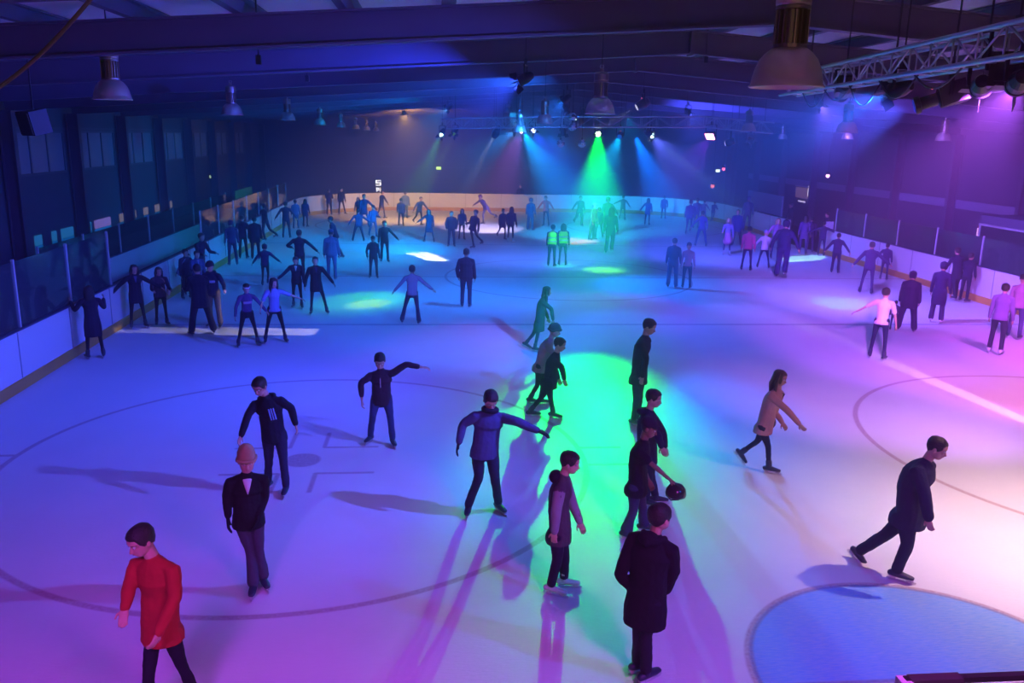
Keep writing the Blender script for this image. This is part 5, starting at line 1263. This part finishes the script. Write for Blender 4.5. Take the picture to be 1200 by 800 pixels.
# left board crowd nearer the camera
sk(238, 393, 310, 195, 'coat', (.012, .012, .028), 'baggy', (.012, .012, .025), 'short', 'large person in dark coat with back turned on the left white strip', A_FW, A_FW, WIDE, bulk=1.18)
sk(253, 384, 306, -20, 'hoodie', (.015, .018, .05), 'baggy', (.16, .12, .10), 'beanie', 'youth in a dark top with pale chest patch and tan baggy trousers', (30, 10, 60, 20), A_DN, ST, hatc=(.03, .02, .04), chestpatch=(.35, .4, .6), head=(20, -10))
sk(233, 353, 293, 20, 'jacket', (.06, .07, .2), 'jeans', NAVY, 'short', 'person in an open jacket over pale shirt in the left crowd', A_DN, A_FW, ST, vneck=(.3, .32, .5))
sk(219, 350, 291, 30, 'jacket', (.02, .02, .06), 'jeans', BLACK, 'short', 'person carrying a pale square bag in the left crowd', A_FW, A_DN, ST, bag=((.35, .45, .6), -1))
sk(204, 345, 296, 20, 'jacket', (.015, .015, .04), 'slim', BLACK, 'short', 'small person in black, leftmost of the crowd behind the bag carrier', A_DN, A_HALF, ST)
sk(227, 336, 272, 40, 'jacket', (.02, .02, .05), 'jeans', BLACK, 'short', 'tall dark figure leaning on the boards at the back of the left crowd', A_FW, A_FW, ST, lean=10)
sk(190, 381, 312, 10, 'jacket', (.06, .04, .06), 'slim', BLACK, 'long', 'girl with long dark hair holding a cream jacket by the left boards', A_FW, A_FW, ST, bag=(CREAM, 1), hairlen=.3)
sk(153, 384, 309, 12, 'coat', (.02, .016, .035), 'slim', BLACK, 'long', 'girl with long hair in an open black coat, one arm on the left boards', (55, 15, 20, 50), (50, -5, 10, 45), ((4, 8, 3), (-4, 5, 3)), vneck=(.16, .14, .35), hairlen=.3)
skater(90, 420, 335, 190, ('longcoat', (.02, .018, .04)), ('slim', BLACK), 'long', 'person in a long dark coat leaning on the left boards, nearest the camera there', aL=(30, 30, 100, 10), aR=(30, 30, 100, 10), lL=(2, 6, 4), lR=(-2, 6, 4), hairlen=.2)
# --- centre
sk(481, 380, 311, 176, 'sweater', (.34, .18, .30), 'flare', (.02, .018, .05), 'short', 'man in a mauve long sleeved shirt and dark trousers, legs apart, seen from behind', (40, 5, 5, 40), (48, 0, 5, 52), ((0, 17, 4), (0, 8, 4)), chestpatch=None, head=(0, 0))
sk(546, 360, 291, 178, 'jacket', (.016, .018, .045), 'jeans', (.03, .04, .10), 'short', 'man in a dark jacket and blue jeans walking away alone at centre left', A_POCK, A_DN, ((5, 2, 8), (-3, 2, 5)), bulk=1.15, side=0)
sk(470, 265, 232, 175, 'jacket', (.05, .07, .2), 'jeans', NAVY, 'cap', 'person in a blue jacket on the orange strip of ice, left of two', A_DN, A_DN, ST, hatc=NAVY)
sk(475, 256, 224, 175, 'jacket', (.10, .14, .3), 'jeans', (.06, .08, .2), 'short', 'person close to the far boards directly behind the orange strip skater', A_DN, A_DN, WALK, bulk=1.1)
sk(489, 264, 230, 30, 'jacket', (.04, .06, .18), 'slim', NAVY, 'short', 'person bending with arms lowered on the orange strip of ice, right of two', A_HALF, A_HALF, GLIDE, lean=18)
sk(503, 284, 245, -8, 'longcoat', (.04, .06, .12), 'slim', (.03, .05, .12), 'long', 'girl in a flared coat holding one arm out low to the left', A_DN, (50, 5, 5, 55), WIDE, hairlen=.3)
sk(529, 289, 247, 0, 'jacket', (.02, .02, .05), 'jeans', NAVY, 'short', 'person in dark clothes, left of a close pair at far centre', A_POCK, A_POCK, ST, bulk=1.12)
sk(541, 281, 244, 10, 'jacket', (.05, .06, .14), 'slim', NAVY, 'long', 'person with lighter open jacket, right of a close pair at far centre', A_DN, A_DN, ST)
sk(560, 291, 245, -40, 'jacket', (.014, .016, .05), 'slim', NAVY, 'short', 'slim dark figure leaning back with one leg trailing right, far centre', A_DN, A_FW, ((-28, 4, 25), (-14, 3, 4)), lean=-10, side=12)
sk(574, 263, 228, -50, 'jacket', (.10, .07, .28), 'slim', (.12, .12, .3), 'beanie', 'child in violet bending forward with a leg trailing by the far boards', A_HALF, A_OUT, KICK, lean=38, hatc=(.2, .03, .2))
sk(587, 281, 244, 20, 'coat', (.02, .03, .09), 'slim', NAVY, 'short', 'person in a short dark coat stepping, left of the pair right of centre', A_DN, A_DN, GLIDE)
sk(598, 284, 242, 160, 'jacket', (.012, .02, .06), 'slim', NAVY, 'long', 'person in black with white boots, right of the pair right of centre', A_DN, A_DN, ST, boots='w')
sk(621, 270, 232, 170, 'coat', (.05, .10, .22), 'baggy', (.05, .10, .20), 'hood', 'person in loose blue grey clothes facing away near the far boards', A_DN, A_DN, ST, hatc=(.05, .08, .2))
sk(640, 265, 229, -15, 'sweater', (.75, .10, .10), 'slim', (.02, .03, .06), 'short', 'person in a red top with dark striped leggings near the far boards', A_HALF, A_HALF, ((4, 8, 4), (-3, 3, 4)), head=(30, 0))
sk(677, 265, 229, 20, 'jacket', (.02, .12, .10), 'baggy', (.02, .10, .09), 'short', 'person in dark green clothes left of the green beam by the far boards', A_DN, A_HALF, GLIDE)
sk(646, 312, 263, 165, 'jacket', (.03, .08, .10), 'jeans', (.03, .06, .14), 'short', 'rink steward in a yellow high visibility jacket, left of the pair', A_DN, A_DN, ST, vest=HIVIS)
sk(659, 311, 262, 180, 'jacket', (.02, .06, .08), 'slim', (.03, .07, .12), 'long', 'rink steward with long hair in a high visibility vest, right of the pair', A_DN, A_DN, ST, vest=HIVIS, hairlen=.2)
sk(693, 281, 237, 60, 'sweater', (.45, .32, .12), 'baggy', (.03, .12, .11), 'cap', 'person in a tan top and pale cap in the green light', A_DN, A_DN, ST, hatc=(.7, .65, .4))
sk(702, 279, 243, 200, 'jacket', (.02, .12, .09), 'slim', (.02, .09, .08), 'short', 'small figure in dark green right behind the tan top skater', A_HALF, A_DN, WALK)
sk(713, 297, 243, 170, 'coat', (.01, .12, .10), 'baggy', (.01, .10, .10), 'long', 'tall figure in a dark teal coat standing in the green beam', A_DN, A_DN, GLIDE)
sk(711, 275, 231, 185, 'jacket', (.01, .16, .08), 'jeans', (.01, .12, .08), 'hood', 'hooded green lit figure just behind the teal coat', A_DN, A_HALF, ST, hatc=(.01, .14, .07))
sk(729, 258, 229, 175, 'jacket', (.01, .10, .14), 'slim', NAVY, 'short', 'person with arms spread before the cyan lit far boards', A_OUT, A_HALF, ((3, 10, 4), (-3, 8, 4)))
sk(758, 264, 232, 170, 'coat', (.02, .05, .2), 'slim', NAVY, 'long', 'person in a dark coat with long hair before the cyan boards', A_HALF, A_DN, ST)
sk(777, 257, 229, 170, 'jacket', (.02, .05, .2), 'slim', NAVY, 'short', 'slim figure standing against the right end of the cyan boards', A_DN, A_POCK, ST)
# --- right part
sk(787, 337, 279, 175, 'jacket', (.03, .04, .14), 'baggy', (.08, .10, .26), 'short', 'person in a dark blue jacket standing left of the pink top, right of centre', A_DN, A_DN, ST)
sk(804, 338, 285, 178, 'tee', (.50, .26, .50), 'jeans', (.02, .03, .10), 'beanie', 'person in a pale pink top with head bowed beside the dark blue jacket', A_DN, A_DN, ST, head=(30, 0), hatc=(.05, .03, .10), sleeves=1)
sk(806, 275, 234, 170, 'jacket', (.12, .06, .30), 'slim', (.08, .05, .25), 'short', 'violet lit skater stepping before the far right corner boards', A_DN, A_DN, GLIDE)
sk(815, 268, 232, 175, 'jacket', (.14, .08, .34), 'slim', (.10, .06, .28), 'short', 'violet lit figure right behind the stepping skater, far right', A_DN, A_DN, ST)
sk(821, 289, 247, 180, 'tee', (.10, .08, .32), 'jeans', (.04, .04, .2), 'short', 'person in a two tone blue shirt standing with feet apart, right of centre', A_HALF, A_DN, WIDE, sleeves=1)
sk(834, 258, 235, 175, 'jacket', (.16, .08, .30), 'slim', (.1, .06, .3), 'short', 'small mauve lit figure at the far right corner boards', A_DN, A_HALF, WIDE)
sk(848, 260, 236, 160, 'jacket', (.06, .06, .25), 'slim', (.05, .05, .22), 'short', 'small dark blue figure stooping at the far right corner boards', A_FW, A_FW, GLIDE, lean=20)
sk(851, 299, 255, 0, 'tee', (.30, .2, .45), 'slim', (.04, .03, .14), 'long', 'girl with a pink skirt and bright face, right of centre', A_DN, A_FW, ST, skirt=(.6, .22, .40), sleeves=1, hc='f', boots='w')
sk(863, 288, 245, -10, 'coat', (.04, .04, .20), 'jeans', NAVY, 'short', 'tall man with lit face in a dark blue coat beside the pink skirt girl', A_DN, A_DN, ((4, 12, 4), (-3, 6, 4)), bulk=1.15)
sk(878, 272, 230, 178, 'jacket', (.07, .05, .24), 'jeans', (.05, .04, .2), 'hood', 'tall thin hooded figure by the right boards, far right', A_DN, A_DN, ST, hatc=(.07, .05, .22))
sk(874, 317, 265, 178, 'jacket', (.55, .10, .36), 'slim', (.03, .02, .12), 'short', 'child in a magenta jacket and dark leggings, right of centre', A_DN, A_DN, ((3, 8, 4), (-3, 6, 4)))
sk(894, 314, 270, 178, 'jacket', (.66, .58, .80), 'slim', (.03, .03, .16), 'beanie', 'child in a white jacket and pale hat beside the magenta jacket', A_HALF, A_DN, WIDE, hatc=(.4, .3, .6))
sk(914, 325, 258, 172, 'jacket', (.03, .025, .12), 'baggy', (.04, .03, .16), 'hood', 'big figure in dark jacket gliding away with one leg bent, right part', (30, 0, 20), (35, -10, 15), GLIDE, hatc=(.03, .02, .1), bulk=1.2)
sk(907, 303, 255, 20, 'jacket', (.40, .12, .35), 'slim', (.05, .03, .18), 'long', 'person with a bright face in mauve, half hidden by the big dark figure', A_DN, A_HALF, ST, hc='f')
sk(940, 298, 252, 175, 'coat', (.12, .05, .22), 'jeans', (.06, .03, .15), 'long', 'person in a plum coat standing at the open gate of right boards', A_DN, A_DN, ST)
sk(948, 296, 254, 185, 'jacket', (.06, .03, .14), 'jeans', (.05, .03, .14), 'short', 'person in a dark jacket close behind the plum coat at the gate', A_DN, A_DN, ST)
sk(975, 300, 259, 178, 'jacket', (.04, .02, .10), 'slim', (.03, .02, .08), 'short', 'skater spreading both arms at the right boards, behind another', (66, 0, 5, 62), (66, 0, 5, 66), ST)
sk(978, 320, 273, 175, 'jacket', (.04, .03, .11), 'jeans', (.03, .025, .09), 'short', 'dark skater with feet together in front of the arm spreading one', A_HALF, A_HALF, ST, bulk=1.1)
sk(1014, 344, 283, 178, 'jacket', (.05, .03, .10), 'slim', (.05, .03, .10), 'short', 'dark skater with arms away from the body, right part before the boards', A_HALF, (48, 0, 5, 52), ((4, 10, 8), (-6, 5, 12)))
sk(1035, 328, 285, 175, 'jacket', (.05, .03, .11), 'slim', (.05, .03, .11), 'short', 'smaller dark skater close to the right boards', A_HALF, A_DN, ST)
sk(1061, 388, 318, 178, 'coat', (.035, .02, .07), 'baggy', (.04, .025, .08), 'hood', 'bulky person in a dark hooded coat moving away, right part', A_DN, A_DN, ((2, 10, 4), (-2, 10, 4)), hatc=(.035, .02, .07), bulk=1.28)
sk(1096, 378, 307, 170, 'longcoat', (.035, .02, .08), 'baggy', (.05, .03, .10), 'hood', 'person in a long dark coat and white skates near the right boards', A_DN, A_DN, ST, hatc=(.03, .02, .07), boots='w')
sk(1133, 350, 290, -150, 'coat', (.025, .015, .05), 'jeans', (.02, .015, .04), 'short', 'person in black leaning on the right boards, left of a pair', A_FW, A_FW, WALK, lean=12)
sk(1148, 353, 296, 150, 'jacket', (.02, .012, .04), 'jeans', (.02, .015, .04), 'short', 'person in black at the right boards, right of a pair', A_FW, A_POCK, ST)
sk(1165, 414, 332, 172, 'jacket', (.24, .14, .34), 'jeans', (.03, .02, .06), 'short', 'man in a muted lilac jacket and dark trousers walking away at right edge', A_DN, A_DN, ((5, 4, 12), (-5, 4, 8)), boots='w')
sk(1187, 396, 322, 172, 'jacket', (.40, .22, .36), 'jeans', (.07, .05, .18), 'beanie', 'man in a pinkish shirt and black cap at the right edge of the view', A_DN, A_HALF, ((4, 5, 6), (-5, 5, 14)), hatc=BLACK)
sk(1027, 420, 337, 172, 'tee', (.80, .72, .80), 'slim', (.02, .02, .06), 'short', 'boy in a white t-shirt and dark jeans skating away in the pink light', (55, 8, 5, 55), (18, 2, 8), ((4, 7, 6), (-4, 6, 12)), lean=6)
sk(1046, 387, 352, 178, 'jacket', (.05, .04, .12), 'slim', (.04, .05, .14), 'short', 'small child half hidden behind the boy in the white t-shirt', A_DN, A_DN, ST)
# people standing outside the boards
for x, y, h, fc, lab, cc in ((-9.1, 15.6, 1.7, 80, 'dark figure behind the near left glass, left of two', (.02, .02, .05)), (-9.2, 17.2, 1.75, 100, 'dark figure behind the near left glass, right of two', (.03, .02, .05)),
                             (5.9, 58.6, 1.75, 0, 'dark figure watching from behind the far boards at centre', (.03, .03, .08)), (19.0, 43.8, 1.85, -60, 'tall dark figure behind the right boards under the thin white light', (.02, .02, .06)),
                             (19.2, 39.9, 1.7, -70, 'dark figure just outside the open gate', (.03, .02, .08)), (19.0, 35.0, 1.7, -80, 'purple lit figure behind the right boards glass', (.05, .02, .10)), (18.9, 29.6, 1.72, -80, 'dark figure behind the right glass left of the kiosk', (.04, .02, .08))):
    skater(0, 0, h, fc, ('coat', cc), ('jeans', BLACK), 'short', lab, at=(x, y), group='people outside the boards', lL=(2, 4, 4), lR=(-2, 4, 4), noskate=1)
